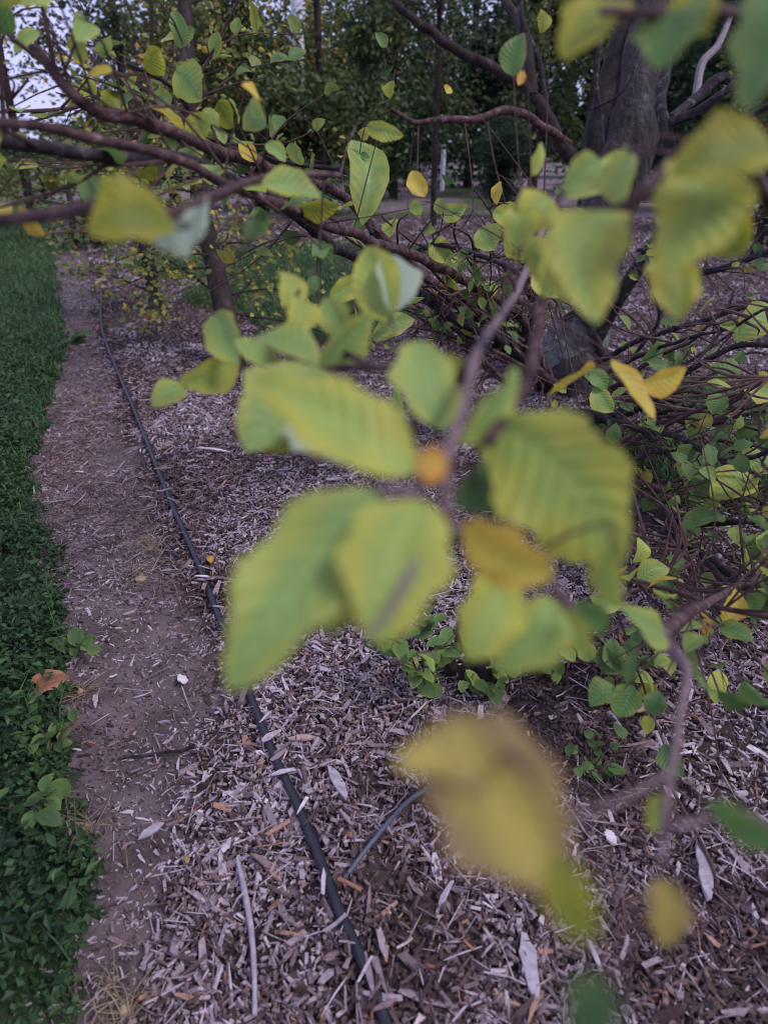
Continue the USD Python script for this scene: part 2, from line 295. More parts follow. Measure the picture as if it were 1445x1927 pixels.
def chips(x, y, L, W, T, lift, tilt, az=None):
    """n chips: long splintery prisms, each an island; pointed ends of unequal width"""
    n = len(x); az = rng.random(n) * 2 * math.pi if az is None else az
    e = rng.normal(0, tilt, n); ro = rng.normal(0, tilt * 1.6, n)
    ax = np.stack([np.cos(az) * np.cos(e), np.sin(az) * np.cos(e), np.sin(e)], 1)
    sd = np.stack([-np.sin(az), np.cos(az), 0 * az], 1); up = np.cross(ax, sd)
    sd, up = sd * np.cos(ro)[:, None] + up * np.sin(ro)[:, None], up * np.cos(ro)[:, None] - sd * np.sin(ro)[:, None]
    c = np.stack([x, y, hgt(x, y) + lift], 1)
    bow = rng.normal(0, 0.04, n) * L
    rows = []
    for t, base in ((-0.5, 0.72), (0.0, 1.0), (0.5, 0.66)):
        w = W * 0.5 * np.clip(base + rng.uniform(-0.5, 0.32, n), 0.12, 1.25); sk = rng.normal(0, 0.12, n) * W; tt = t * L + rng.normal(0, 0.05, n) * L
        for s in (-1, 1):
            for h in (-1, 1):
                rows.append(c + ax * (tt + s * rng.uniform(-0.09, 0.09, n) * L)[:, None] + sd * (s * w + sk)[:, None] + up * (h * T * 0.5 + (bow if t == 0 else 0))[:, None])
    V = np.stack(rows, 1)        # n x 12 x 3 ; index = ring*4 + (s*2 + h)
    q = []
    for r in (0, 4):
        for a0, b0 in ((0, 2), (2, 3), (3, 1), (1, 0)):
            q += [[r + a0, r + b0, r + 4 + b0], [r + a0, r + 4 + b0, r + 4 + a0]]
    q += [[0, 1, 3], [0, 3, 2], [8, 10, 11], [8, 11, 9]]
    q = np.array(q)
    F = (q[None] + (np.arange(n) * 12)[:, None, None])
    return V, q, F
def bits(x, y, L, W, T, lift, tilt):
    """n small chips of 6 triangles: an uneven slab without its underside"""
    n = len(x); az = rng.random(n) * 2 * math.pi; e = rng.normal(0, tilt, n); ro = rng.normal(0, tilt * 1.6, n)
    ax = np.stack([np.cos(az) * np.cos(e), np.sin(az) * np.cos(e), np.sin(e)], 1)
    sd = np.stack([-np.sin(az), np.cos(az), 0 * az], 1); up = np.cross(ax, sd)
    sd, up = sd * np.cos(ro)[:, None] + up * np.sin(ro)[:, None], up * np.cos(ro)[:, None] - sd * np.sin(ro)[:, None]
    c = np.stack([x, y, hgt(x, y) + lift], 1); rows = []
    for t, s in ((-1, -1), (1, -1), (1, 1), (-1, 1)):
        rows.append(c + ax * (t * 0.5 * L * rng.uniform(0.72, 1.1, n))[:, None] + sd * (s * 0.5 * W * rng.uniform(0.3, 1.2, n))[:, None] + up * (T * 0.5)[:, None])
    low = [r - up * (T * 1.6)[:, None] for r in rows[:]]
    V = np.stack(rows + low, 1); q = np.array([[0, 1, 2], [0, 2, 3], [0, 5, 1], [0, 4, 5], [2, 7, 3], [2, 6, 7], [1, 6, 2], [1, 5, 6], [3, 4, 0], [3, 7, 4]])
    return V, q, q[None] + (np.arange(n) * 8)[:, None, None]
def chip_field(n, y0, y1, lmean, lsd, wr, power=1.0, lift=(0.0, 0.016), make=chips, tilt=0.3):
    x, y = scatter(n, y0, y1, power)
    k = rng.random(len(x)) < chip_density(x, y); x, y = x[k], y[k]
    onpath = x < edge_x(BED_EDGE, y)
    L = np.clip(rng.lognormal(math.log(lmean), lsd, len(x)), 0.006, 0.07) * np.where(onpath, 0.6, 1)
    W = np.clip(L * rng.uniform(*wr, len(x)), 0.002, 0.014 + 0.06 * L)
    T = rng.uniform(0.0012, 0.0038, len(x))
    return make(x, y, L, W, T, rng.uniform(lift[0], lift[1], len(x)) * np.where(onpath, 0.3, 1), np.where(onpath, 0.10, tilt)), L * W
fields = [chip_field(30000, 0.45, 3.2, 0.0225, 0.45, (0.11, 0.31), 1.0),
          chip_field(125000, 0.45, 3.3, 0.0108, 0.5, (0.13, 0.42), 1.1, make=bits, tilt=0.45), chip_field(72000, 3.1, 6.6, 0.021, 0.42, (0.18, 0.48), 0.95, make=bits, tilt=0.4), chip_field(46000, 6.3, 14.0, 0.045, 0.38, (0.22, 0.5), 1.0, make=bits, tilt=0.3)]
# the largest chips in view are pieces of their own
cand = []
for fi, ((V, q, F), area) in enumerate(fields[:1]):
    ctr = V.mean(1); d = ctr - C; dep = d @ FW; u = d[:, 0] / dep; v = (d @ UPV) / dep
    ok = (abs(u) < 0.53) & (abs(v) < 0.71)
    score = np.where(ok, area / dep ** 2, 0); cand.append(np.argsort(-score)[:285])
pick = cand[0]
V0, q0, F0 = fields[0][0]
for k in pick:
    obj('wood_chip', (V0[k], q0), chip_vars[rng.choice(7, p=[.17, .2, .2, .17, .13, .06, .07])], bed)
mask = np.ones(len(V0), bool); mask[pick] = False
rest = []
for fi, ((V, q, F), area) in enumerate(fields):
    VV = V[mask] if fi == 0 else V
    k = VV.shape[1]; rest.append((VV.reshape(-1, 3), (q[None] + (np.arange(len(VV)) * k)[:, None, None]).reshape(-1, 3)))
tone = np.concatenate([np.repeat(rng.random(len(v) // kk), kk) for (v, f), kk in zip(rest, (12, 8, 8, 8))])
cen = np.concatenate([np.repeat(v.reshape(-1, kk, 3).mean(1), kk, axis=0) for (v, f), kk in zip(rest, (12, 8, 8, 8))])
damp = np.clip((meshkit.fbm(cen * [2.4, 2.4, 0] + [13, 29, 4.5], 4, 41) - 0.38) * 5.5, np.where(cen[:, 1] > 1.9, 0.55, 0.32), 1)      # rotted, damp patches
tone = np.where(tone < 0.955, tone * damp, tone)
obj('wood_chips', join(rest), chip_m, bed, uv=np.stack([tone, tone], 1), kind='stuff', label='loose grey and brown wood chips of the mulch')
# shredded fibres and crumbs
x, y = scatter(20000, 0.45, 4.0, 0.85); k = rng.random(len(x)) < chip_density(x, y) * np.where(x < edge_x(BED_EDGE, y), 0.3, 1); x, y = x[k], y[k]
L = rng.uniform(0.015, 0.075, len(x)); fv, fq, fF = chips(x, y, L, rng.uniform(0.0012, 0.003, len(x)), rng.uniform(0.001, 0.002, len(x)), rng.uniform(0.004, 0.018, len(x)), 0.22)
obj('wood_fibres', (fv.reshape(-1, 3), fF.reshape(-1, 3)), chip_m, bed, uv=12, kind='stuff', label='thin shredded wood fibres among the chips')
x, y = scatter(95000, 0.45, 5.5, 0.8); k = (x > edge_x(GRASS_EDGE, y) - 0.05); x, y = x[k], y[k]
n = len(x); tet = rng.normal(0, 1, (n, 4, 3)); tet /= np.linalg.norm(tet, axis=2, keepdims=True)
tv = np.stack([x, y, hgt(x, y) + 0.001], 1)[:, None] + tet * rng.uniform(0.0015, 0.0055, n)[:, None, None]
tq = np.array([[0, 1, 2], [0, 3, 1], [1, 3, 2], [0, 2, 3]])
obj('bark_crumbs', (tv.reshape(-1, 3), (tq[None] + (np.arange(n) * 4)[:, None, None]).reshape(-1, 3)), crumb_m, path, uv=4, kind='stuff', label='small bark crumbs strewn over the path')

# ------------------------------------------------------------------ leaf shapes
def small_leaves(p, size, up_bias=0.6, wid=0.6, fold=0.25, dirs=None):
    """n folded leaves of 4 triangles, each an island"""
    n = len(p); d = rng.normal(0, 1, (n, 3)) if dirs is None else dirs + rng.normal(0, 0.35, (n, 3))
    d[:, 2] *= 0.6; d /= np.linalg.norm(d, axis=1, keepdims=True)
    m = rng.normal(0, 1, (n, 3)) * (1 - up_bias) + np.array([0, 0, 1.0]) * up_bias
    s = np.cross(d, m); s /= np.maximum(np.linalg.norm(s, axis=1, keepdims=True), 1e-6); u = np.cross(s, d)
    sz = np.broadcast_to(size, (n,))[:, None]
    a_, m_, t_ = p, p + d * sz * 0.55 - u * sz * 0.06, p + d * sz - u * sz * 0.12
    l_ = p + d * sz * 0.48 + s * sz * wid * 0.5 + u * sz * fold * wid * 0.5
    r_ = p + d * sz * 0.48 - s * sz * wid * 0.5 + u * sz * fold * wid * 0.5
    V = np.stack([a_, l_, t_, r_, m_], 1); q = np.array([[0, 4, 1], [4, 2, 1], [0, 3, 4], [4, 3, 2]])
    return V.reshape(-1, 3), (q[None] + (np.arange(n) * 5)[:, None, None]).reshape(-1, 3)

# weeds of the verge
def weed_points(n, y0, y1, power):
    y = y0 + (y1 - y0) * rng.random(n) ** power
    left = -(0.6 * (y * 0.891 + 0.5) + 0.2)
    gxx = edge_x(GRASS_EDGE, y) + wob(y * 0, y, 5, 0.14, 12) + wob(y * 0, y, 22, 0.10, 14) - 0.02
    x = left + (gxx + 0.03 - left) * rng.random(n); gxx = gxx + 0.05 * rng.random(n) ** 3
    ok = x < gxx + 0.05; return x[ok], y[ok], (gxx - x)[ok]
x, y, inn = weed_points(85000, 0.4, 4.6, 0.8)
dn = meshkit.fbm(np.stack([x * 9 + 5, y * 9 + 3, 0 * x + 0.5], -1), 3, 21); kk = rng.random(len(x)) < np.clip((dn - 0.3) * 3.5, 0.12, 1); x, y, inn, dn = x[kk], y[kk], inn[kk], dn[kk]
top = (0.02 + 0.16 * np.clip(dn - 0.25, 0, 1)) * np.clip(0.25 + inn / 0.12, 0.2, 1)
p = np.stack([x, y, hgt(x, y) + top * rng.random(len(x)) ** 0.6], 1)
w1 = small_leaves(p, rng.uniform(0.007, 0.021, len(x)) , 0.45, 0.75)
x, y, inn = weed_points(30000, 4.3, 16, 1.1); p = np.stack([x, y, hgt(x, y) + rng.random(len(x)) * 0.05], 1)
x3, y3, i3 = weed_points(5200, 0.4, 4.8, 0.85); k3 = rng.random(len(x3)) < np.clip((meshkit.fbm(np.stack([x3 * 6 + 15, y3 * 6 + 9, 0 * x3 + 2.5], -1), 3, 31) - 0.42) * 6, 0, 1); x3, y3 = x3[k3], y3[k3]
w3 = small_leaves(np.stack([x3, y3, hgt(x3, y3) + rng.uniform(0.04, 0.12, len(x3))], 1), rng.uniform(0.02, 0.04, len(x3)), 0.35, 0.42, 0.4)
w2 = small_leaves(p, rng.uniform(0.018, 0.036, len(x)), 0.45, 0.5)
obj('weed_cover', join([w1, w2, w3]), weed_m, None, uv=5, kind='stuff', label='low dark green leafy weeds covering the strip along the left of the path', cat='ground cover')
def blades(x, y, h, w, lean=0.5):
    n = len(x); b = np.stack([x, y, hgt(x, y)], 1); az = rng.random(n) * 6.283
    o = np.stack([np.cos(az), np.sin(az), 0 * az], 1); s = np.stack([-np.sin(az), np.cos(az), 0 * az], 1)
    ln = rng.uniform(0.1, lean, n)[:, None]; hh = h[:, None]; ww = w[:, None]
    m = b + o * ln * hh * 0.4 + np.array([0, 0, 0.6]) * hh; t = b + o * ln * hh * 1.2 + np.array([0, 0, 0.9]) * hh
    V = np.stack([b - s * ww, b + s * ww, m - s * ww * .7, m + s * ww * .7, t], 1); q = np.array([[0, 1, 3], [0, 3, 2], [2, 3, 4]])
    return V.reshape(-1, 3), (q[None] + (np.arange(n) * 5)[:, None, None]).reshape(-1, 3)
x, y, inn = weed_points(30000, 0.5, 16, 0.9); kk = (y > 2.8) | (rng.random(len(y)) < 0.1); x, y = x[kk], y[kk]
g1 = blades(x, y, rng.uniform(0.04, 0.11, len(x)), rng.uniform(0.001, 0.002, len(x)) * (1 + y / 4), 0.9)
# grassy patches in the middle distance right of the young tree
gp = []
for px, py, r, n in [(560, 560, 0.9, 4600), (620, 600, 0.6, 1500), (500, 500, 1.3, 5000), (640, 480, 1.2, 3000), (1290, 900, 0.35, 900), (1200, 880, 0.3, 700), (1400, 880, 0.35, 700), (1330, 760, 0.4, 700), (600, 630, .4, 700)]:
    c = G(px, py); rr = r * np.sqrt(rng.random(n)); th = rng.random(n) * 6.283; x = c[0] + rr * np.cos(th); y = c[1] + rr * np.sin(th) * 0.8
    gp.append(blades(x, y, rng.uniform(0.05, 0.13, n), np.full(n, 0.0035), 0.9))
    gp.append(small_leaves(np.stack([x, y, hgt(x, y) + rng.random(n) * 0.05], 1), rng.uniform(0.02, 0.05, n), 0.5, 0.5))
obj('grass_tufts', join([g1] + gp), grass_m, None, uv=5, kind='stuff', label='sparse green grass and weeds in the verge and among the mulch', cat='grass')

# ------------------------------------------------------------------ irrigation
hp = [(740, 1990), (722, 1927), (690, 1840), (640, 1730), (595, 1610), (555, 1515), (515, 1430), (480, 1340), (440, 1240), (405, 1150), (370, 1060), (330, 970), (290, 870), (255, 780), (225, 710), (203, 655), (191, 610), (192, 565), (190, 545)]
hpts = spline([G(px, py, 0.019) for px, py in hp], 150)
hpts[:, 2] = np.maximum(hpts[:, 2], hgt(hpts[:, 0], hpts[:, 1]) + 0.017)
hose = thing('drip_hose', 'long black irrigation hose lying across the wood chips beside the path', 'hose', hpts[2])
obj('hose_tube', tube(hpts, 0.0084, 12), black_m, hose, smooth=40)
for i in (34, 78, 112):
    t = nrm(hpts[i + 1] - hpts[i]); obj('emitter', tube([hpts[i] - t * 0.012, hpts[i] - t * 0.006, hpts[i] + t * 0.006, hpts[i] + t * 0.012], [0.0084, 0.0098, 0.0098, 0.0084], 12), black_m, hose, smooth=40)
sp = spline([G(650, 1668, 0.02), G(690, 1622, 0.03), G(735, 1570, 0.035), G(775, 1525, 0.03), G(830, 1480, 0.01)], 24)
feeder = thing('feeder_tube', 'thin grey feeder tube branching off the black hose under the yellow leaf', 'tube', sp[0])
obj('tube_run', tube(sp, 0.0042, 8), greytube_m, feeder, smooth=40)
obj('connector', tube(spline([sp[0] - (sp[1] - sp[0]) * 0.3, sp[0], sp[1]], 6), [0.0045, 0.0068, 0.0068, 0.0045], 8), black_m, feeder, smooth=40)

# chips and litter that lie over the hose
hk = rng.integers(8, 100, 46); ho = hpts[hk] + rng.normal(0, 0.012, (46, 3)) * [1, 1, 0]
Lh = rng.uniform(0.02, 0.055, 46); hV, hq, hF = chips(ho[:, 0], ho[:, 1], Lh, Lh * rng.uniform(0.12, 0.3, 46), rng.uniform(0.0015, 0.003, 46), hpts[hk][:, 2] - hgt(ho[:, 0], ho[:, 1]) + 0.0095, 0.12)
for k in range(0, 46, 2): obj('wood_chip', (hV[k], hq), chip_vars[rng.choice(7)], bed) if k < 20 else None
obj('hose_litter', (hV[20:].reshape(-1, 3), (hq[None] + (np.arange(26) * 12)[:, None, None]).reshape(-1, 3)), chip_m, bed, uv=12, kind='stuff', label='loose chips lying over the hose')
# ------------------------------------------------------------------ small things on the ground
def one_chip(name, px, py, px2, py2, wpx, mat, label, cat, th=0.004, bend=0.0, lift=0.016):
    a0, b0 = G(px, py, lift), G(px2, py2, lift); dep = (0.5 * (a0 + b0) - C) @ FW
    ax = nrm(b0 - a0); sd = nrm(np.cross([0, 0, 1.0], ax)); w = wpx * dep / FPX * 0.5; Lh = np.linalg.norm(b0 - a0)
    n = 7; V = []; r2 = np.random.default_rng(int(px * 7 + py))
    for i in range(n):
        t = i / (n - 1); ww = w * (0.35 + 0.65 * min(1, 4 * t, 4 * (1 - t))) * r2.uniform(0.8, 1.15); c = a0 + (b0 - a0) * t + sd * bend * Lh * math.sin(math.pi * t) + np.array([0, 0, 0.10 * Lh * math.sin(math.pi * t) * 0.3])
        for s in (-1, 1):
            for h in (-1, 1): V.append(c + sd * s * ww + ax * s * r2.uniform(-1, 1) * w * 0.5 + np.array([0, 0, h * th * 0.5]))
    F = []
    for r in range(0, (n - 1) * 4, 4):
        for a1, b1 in ((0, 2), (2, 3), (3, 1), (1, 0)): F += [[r + a1, r + b1, r + 4 + b1], [r + a1, r + 4 + b1, r + 4 + a1]]
    e = (n - 1) * 4; F += [[0, 1, 3], [0, 3, 2], [e, e + 2, e + 3], [e, e + 3, e + 1]]
    return obj(name, (np.array(V), np.array(F)), mat, None, label=label, cat=cat)
wgrey = plain('weathered_splinter_look', (0.31, 0.27, 0.30), 0.8, 0.35, 60)
wpale = plain('pale_splinter_look', (0.50, 0.455, 0.455), 0.8, 0.25, 60)
one_chip('wood_splinter', 620, 1455, 652, 1515, 17, wgrey, 'broad flat grey splinter lying right of the black hose', 'wood splinter', 0.006)
one_chip('wood_splinter', 1312, 1590, 1330, 1705, 22, wgrey, 'long grey board-like splinter in the mulch under the hanging stem', 'wood splinter', 0.006)
one_chip('wood_splinter', 985, 1775, 1005, 1890, 30, wgrey, 'wide pointed grey splinter below the large yellow leaf', 'wood splinter', 0.005)
one_chip('wood_splinter', 372, 850, 432, 858, 7, wpale, 'pale thin splinter lying on the mulch below the left leaf cluster', 'wood splinter')
one_chip('wood_splinter', 545, 1402, 592, 1400, 14, plain('pinkish_splinter_look', (0.36, 0.25, 0.22)), 'pinkish wood splinter left of the grey flat splinter', 'wood splinter')
one_chip('wood_splinter', 1225, 1338, 1180, 1350, 18, plain('salmon_splinter_look', (0.38, 0.23, 0.17)), 'salmon coloured splinter in the mulch below the green twig leaves', 'wood splinter')
one_chip('wood_splinter', 265, 1590, 308, 1562, 17, wgrey, 'grey splinter at the edge of the dirt path', 'wood splinter')
one_chip('wood_splinter', 1140, 1575, 1152, 1600, 17, wpale, 'small square white chip among the grey chips right of the yellow leaf', 'wood splinter')
one_chip('wood_splinter', 1375, 1150, 1440, 1185, 8, wpale, 'long pale split stick at the right edge below the twigs', 'wood splinter')
one_chip('wood_splinter', 338, 1282, 352, 1296, 15, wpale, 'bright white wood chip on the path left of the hose', 'wood splinter')
st = spline([G(448, 1630, 0.02), G(462, 1690, 0.022), G(474, 1760, 0.018), G(480, 1830, 0.02), G(482, 1927, 0.02)], 30)
tw = thing('dead_stick', 'long pale bare stick lying in the mulch left of the hose', 'stick', st[0])
obj('stick_shaft', tube(st, [0.003, 0.0052, 0.0048, 0.004, 0.0035], 7, bumpy=0.3), wgrey, tw, smooth=50)
obj('side_twig', tube(spline([st[8], G(452, 1712, 0.03), G(440, 1725, 0.02)], 6), [0.0025, 0.001], 5), wgrey, tw)
st = spline([G(225, 1437, 0.012), G(290, 1428, 0.014), G(345, 1422, 0.014), G(372, 1412, 0.02)], 16)
tw = thing('dead_stick', 'thin dark stick lying across the dirt path', 'stick', st[0])
obj('stick_shaft', tube(st, [0.002, 0.0032, 0.0034, 0.0025], 6, bumpy=0.3), limb_dark_m, tw)
obj('side_twig', tube(spline([st[12], G(358, 1400, 0.02), G(332, 1362, 0.015)], 6), [0.002, 0.001], 5), limb_dark_m, tw)
st = spline([G(1250, 1480, 0.02), G(1290, 1560, 0.025), G(1330, 1640, 0.025), G(1350, 1700, 0.02)], 20)
tw = thing('dead_stick', 'thin reddish bent stick lying in the mulch beside the hanging stem', 'stick', st[0])
obj('stick_shaft', tube(st, [0.0025, 0.0035, 0.0035, 0.0015], 6, bumpy=0.3), twig_m, tw)
obj('side_twig', tube(spline([st[9], G(1300, 1600, 0.03), G(1290, 1630, 0.02)], 6), [0.002, 0.001], 5), twig_m, tw)

def dry_tuft(px, py, rpx, n, label, mat=None, flat=0.35):
    c = G(px, py); r = rpx * ((c - C) @ FW) / FPX
    t = thing('dry_tuft', label, 'dry grass', c, group=None)
    parts = []
    for i in range(n):
        az = rng.random() * 6.283; L = r * rng.uniform(0.5, 1.25); e = rng.uniform(0.02, flat)
        o = np.array([math.cos(az), math.sin(az), 0]); q0 = c + np.append(rng.normal(0, 0.22 * r, 2), 0.004)
        pm = q0 + o * L * 0.45 + np.array([0, 0, L * e]) + np.append(rng.normal(0, 0.12 * L, 2), 0); q1 = q0 + o * L + np.array([0, 0, L * e * rng.uniform(0.2, 1.2) + 0.004]) + rng.normal(0, 0.3 * L, 3) * [1, 1, 0.15]
        q1[2] = max(q1[2], float(hgt(q1[0], q1[1])) + 0.004)
        parts.append(tube(spline([q0, pm, q1], 6), [0.0008, 0.0007, 0.0003], 4, cap=False))
    obj('blades', join(parts), mat or straw_m, t, uv=24, kind='stuff')
    obj('root_crown', tube([c - [0, 0, 0.01], c + [0, 0, 0.006], c + [0, 0, 0.014]], [r * 0.1, r * 0.13, r * 0.03], 7), plain(f'crown_straw_{px}', (0.3, 0.22, 0.13)), t)
dry_tuft(283, 1035, 55, 60, 'tawny dry grass tuft on the path edge left of the hose', flat=0.7)
dry_tuft(265, 1092, 85, 40, 'flattened straw tuft just below the tawny grass tuft', flat=0.25)
dry_tuft(152, 1305, 48, 34, 'bleached dry tuft beside the fallen brown leaf')
dry_tuft(235, 1905, 90, 44, 'large brown dry grass tuft at the bottom left of the path')
dry_tuft(165, 1560, 70, 26, 'brownish half dead grass tuft at the weedy strip', flat=0.6)
dry_tuft(205, 1850, 40, 20, 'small starry dry seedling on the path at the weeds', flat=0.3)
dry_tuft(455, 1195, 60, 40, 'pale straw clump at the hose where the big green leaf crosses it', flat=0.4)
dry_tuft(175, 760, 40, 30, 'dry straw clump on the upper path', flat=0.5)
dry_tuft(1300, 1480, 35, 26, 'small tan clump of dry needles in the mulch by the hanging stem', flat=0.6)

# ------------------------------------------------------------------ leaves with shape
def leaf_geo(base, tip, width, face, fold=0.18, curl=0.08, nl=10, nw=6, rib=0.012, shape=0.8, seed=0, wave=0.03):
    r2 = np.random.default_rng(seed)
    base, tip = np.asarray(base, float), np.asarray(tip, float); L = np.linalg.norm(tip - base); ax = (tip - base) / L
    n = nrm(np.asarray(face) - ax * np.dot(face, ax)); sd = np.cross(ax, n)
    t = np.linspace(0, 1, nl + 1); s = np.linspace(-1, 1, nw + 1); T, S = np.meshgrid(t, s, indexing='ij')
    prof = np.sin(math.pi * np.clip(T, 0, 1) ** shape) ** 0.72
    prof = prof / prof.max()
    edge = 1 + (np.abs(S) ** 6) * (0.05 * np.sin(T * 60 + r2.random() * 6) + (0.10 if nl > 14 else 0.05) * np.sin(T * 17 + r2.random() * 6 + S * 2))
    asym = 1 + 0.10 * r2.normal() * S
    w = width * 0.5 * prof * edge * asym
    rp = rib * L * np.sin((T - 0.22 * np.abs(S)) * 56) * np.abs(S) ** 0.5 * (1 - 0.4 * np.abs(S))
    wv = wave * L * (np.sin(T * 7 + S * 2.5 + r2.random() * 6) * np.abs(S) + 0.7 * np.sin(T * 13 + r2.random() * 6) * S ** 2)
    side = 0.10 * L * np.sin(math.pi * T) * r2.normal() * 0.8
    N = fold * np.abs(S) * w + curl * L * np.sin(math.pi * T) + rp * (1 if nl > 14 else 0.3) + wv * prof
    Vv = base + ax * (T * L)[..., None] + sd * (S * w + side)[..., None] + n * N[..., None]
    uv = np.stack([S * 0.5 + 0.5, T], -1).reshape(-1, 2)
    k = nw + 1; I, J = np.meshgrid(np.arange(nl), np.arange(nw), indexing='ij'); a0 = (I * k + J).ravel()
    F = np.vstack([np.stack([a0, a0 + 1, a0 + k + 1], 1), np.stack([a0, a0 + k + 1, a0 + k], 1)])
    return Vv.reshape(-1, 3), F, uv

# fallen leaf
lv = leaf_geo(G(62, 1312, 0.02), G(138, 1303, 0.045), 0.06, [0.2, -0.4, 1], 0.5, 0.05, 12, 8, seed=3, wave=0.06)
bl = thing('fallen_leaf', 'curled rust brown fallen leaf at the edge of the weeds', 'fallen leaf', lv[0][0])
brown_leaf = leaf_mat('brown_leaf_look', (0.26, 0.11, 0.06), (0.33, 0.15, 0.08), trans=0.15)
obj('blade', lv[:2], brown_leaf, bl, smooth=True, uv=lv[2])
obj('leaf_stalk', tube([lv[0][0], lv[0][0] + [-0.012, 0.006, -0.004], lv[0][0] + [-0.025, 0.004, -0.008]], 0.0012, 5), twig_m, bl)
for px, py, sz, mk, lab in [(355, 1622, .012, 'o', 'tiny red-orange fallen leaf beside the mulch chips'), (610, 1250, .012, 'o', 'tiny orange fallen leaf in the mulch below the big centre leaf'),
                            (398, 1068, .026, 'o', 'small red fallen leaf touching the middle of the hose'), (1010, 1640, .02, 'ol', 'small olive fallen leaf just right of the big yellow leaf')]:
    c = G(px, py, 0.014); az = rng.random() * 6; lv = leaf_geo(c, c + [sz * math.cos(az) * 1.3, sz * math.sin(az) * 1.3, 0.005], sz * 0.8, [0.1, -0.2, 1], 0.3, 0.1, 6, 4, seed=px)
    obj('fallen_leaf', lv[:2], LM[mk], None, smooth=True, uv=lv[2], label=lab, cat='fallen leaf')

# ------------------------------------------------------------------ the spreading tree
base = G(1085, 735)
tree = thing('spreading_tree', 'grey barked tree with low sprawling limbs whose yellow-green leaves hang before the camera', 'tree', base)
d0 = (base - C) @ FW
def PT(x, y, d=None): return P(x, y, d if d is not None else d0)
skeleton = []      # points that leaves and twigs can be tied to
def limb(pts, r, mat, name='limb', n=None, sides=8, bumpy=0.12, sk=True):
    """pts: (px, py, depth) triples"""
    q = spline([P(*p) for p in pts], n or max(14, 6 * len(pts)))
    if name in ('limb', 'twig'):
        q[1:-1] += (meshkit.noise(q[1:-1] * 14 + 40, 3)[:, None] - 0.5) * np.array([0.02, 0.02, 0.03]) * min(1, 25 * np.max(r))
    obj(name, tube(q, r, sides, bumpy=bumpy, seed=len(skeleton) % 17), mat, tree, smooth=60)
    if sk: skeleton.append(q)
    return q
# two fused trunks with a rounded swollen foot
tp = spline([base - [0, 0, 0.08], base + [0.0, 0, 0.10], P(1092, 600, d0 - 0.02), P(1125, 470, d0 - 0.02), P(1160, 350, d0 - 0.03), P(1195, 230, d0 - 0.05), P(1215, 100, d0 - 0.06), P(1235, -60, d0), P(1250, -500, d0), P(1250, -1100, d0 + .1)], 60)
obj('trunk', tube(tp, [0.17, 0.145, 0.125, 0.125, 0.13, 0.13, 0.115, 0.10, 0.09, 0.07], 22, bumpy=0.16, seed=2), bark_m, tree, smooth=70)
tp2 = spline([P(1095, 620, d0 + 0.05), P(1120, 420, d0 + 0.06), P(1128, 300, d0 + 0.02), P(1152, 180, d0 + 0.0), P(1183, 60, d0 + 0.02), P(1200, -60, d0 + 0.1), P(1170, -600, d0 + 0.3)], 40)
obj('trunk', tube(tp2, [0.07, 0.085, 0.09, 0.085, 0.08, 0.07, 0.05], 16, bumpy=0.22, seed=5), bark_dark_m, tree, smooth=70)
# swollen lichen-covered foot
foot = trimesh.creation.icosphere(4); fv = np.array(foot.vertices); fv = fv * (1 + 0.22 * (meshkit.fbm(fv * 2.5 + 20, 4, 4) - 0.5))[:, None] * [0.155, 0.15, 0.26] + P(1082, 660, d0 - 0.04)
obj('root_flare', (fv, foot.faces), lichen_m, tree, smooth=True, label='swollen grey-green mottled foot of the trunk')
limb([(1062, 600, d0 - .2), (1085, 590, d0 - .24), (1110, 615, d0 - .24), (1130, 655, d0 - .2), (1128, 680, d0 - .15)], [0.014, 0.016, 0.018, 0.012], limb_dark_m, sides=8)
# upper limbs (px, py, depth)
limb([(1120, 330, d0), (1065, 285, d0 - .15), (1035, 225, d0 - .2), (1000, 180, d0 - .2), (945, 135, d0 - .25), (870, 100, d0 - .3), (815, 65, d0 - .35), (770, 30, d0 - .4), (715, -20, d0 - .4)], [0.04, 0.028, 0.025, 0.023, 0.019, 0.014], bark_dark_m, sides=10)
limb([(1070, 270, d0 - .15), (1020, 235, d0 - .3), (960, 205, d0 - .4), (900, 222, d0 - .45), (830, 222, d0 - .5), (780, 228, d0 - .5), (735, 205, d0 - .55)], [0.022, 0.018, 0.013, 0.008], limb_m)
limb([(1000, 180, d0 - .2), (990, 80, d0 - .2), (975, 40, d0 - .1), (940, -20, d0)], [0.03, 0.025, 0.02], bark_dark_m)
limb([(1040, 290, d0 - .1), (1028, 200, d0 - .2), (1015, 120, d0 - .2), (985, 40, d0 - .2), (975, -30, d0 - .2)], [0.012, 0.014, 0.016], limb_dark_m)
limb([(1135, 300, d0 - .12), (1130, 210, d0 - .15), (1122, 160, d0 - .15), (1130, 60, d0 - .15)], [0.01, 0.012, 0.012], limb_dark_m)
limb([(1110, 205, d0 - .2), (1160, 180, d0 - .25), (1190, 140, d0 - .27), (1207, 70, d0 - .27), (1205, 20, d0 - .25)], [0.006, 0.007, 0.006], limb_dark_m)
limb([(1262, 420, d0 - .5), (1262, 310, d0 - .5), (1250, 240, d0 - .52), (1243, 180, d0 - .5), (1252, 120, d0 - .5), (1240, 40, d0 - .5)], [0.03, 0.03, 0.024, 0.018, 0.012], limb_dark_m)
limb([(1252, 235, d0 - .52), (1300, 215, d0 - .6), (1360, 175, d0 - .7), (1400, 140, d0 - .7), (1470, 90, d0 - .7)], [0.02, 0.018, 0.014, 0.01], limb_dark_m)
limb([(1262, 220, d0 - .5), (1310, 185, d0 - .4), (1350, 150, d0 - .4), (1400, 148, d0 - .4), (1460, 60, d0 - .3)], [0.016, 0.024, 0.022, 0.014], limb_dark_m)
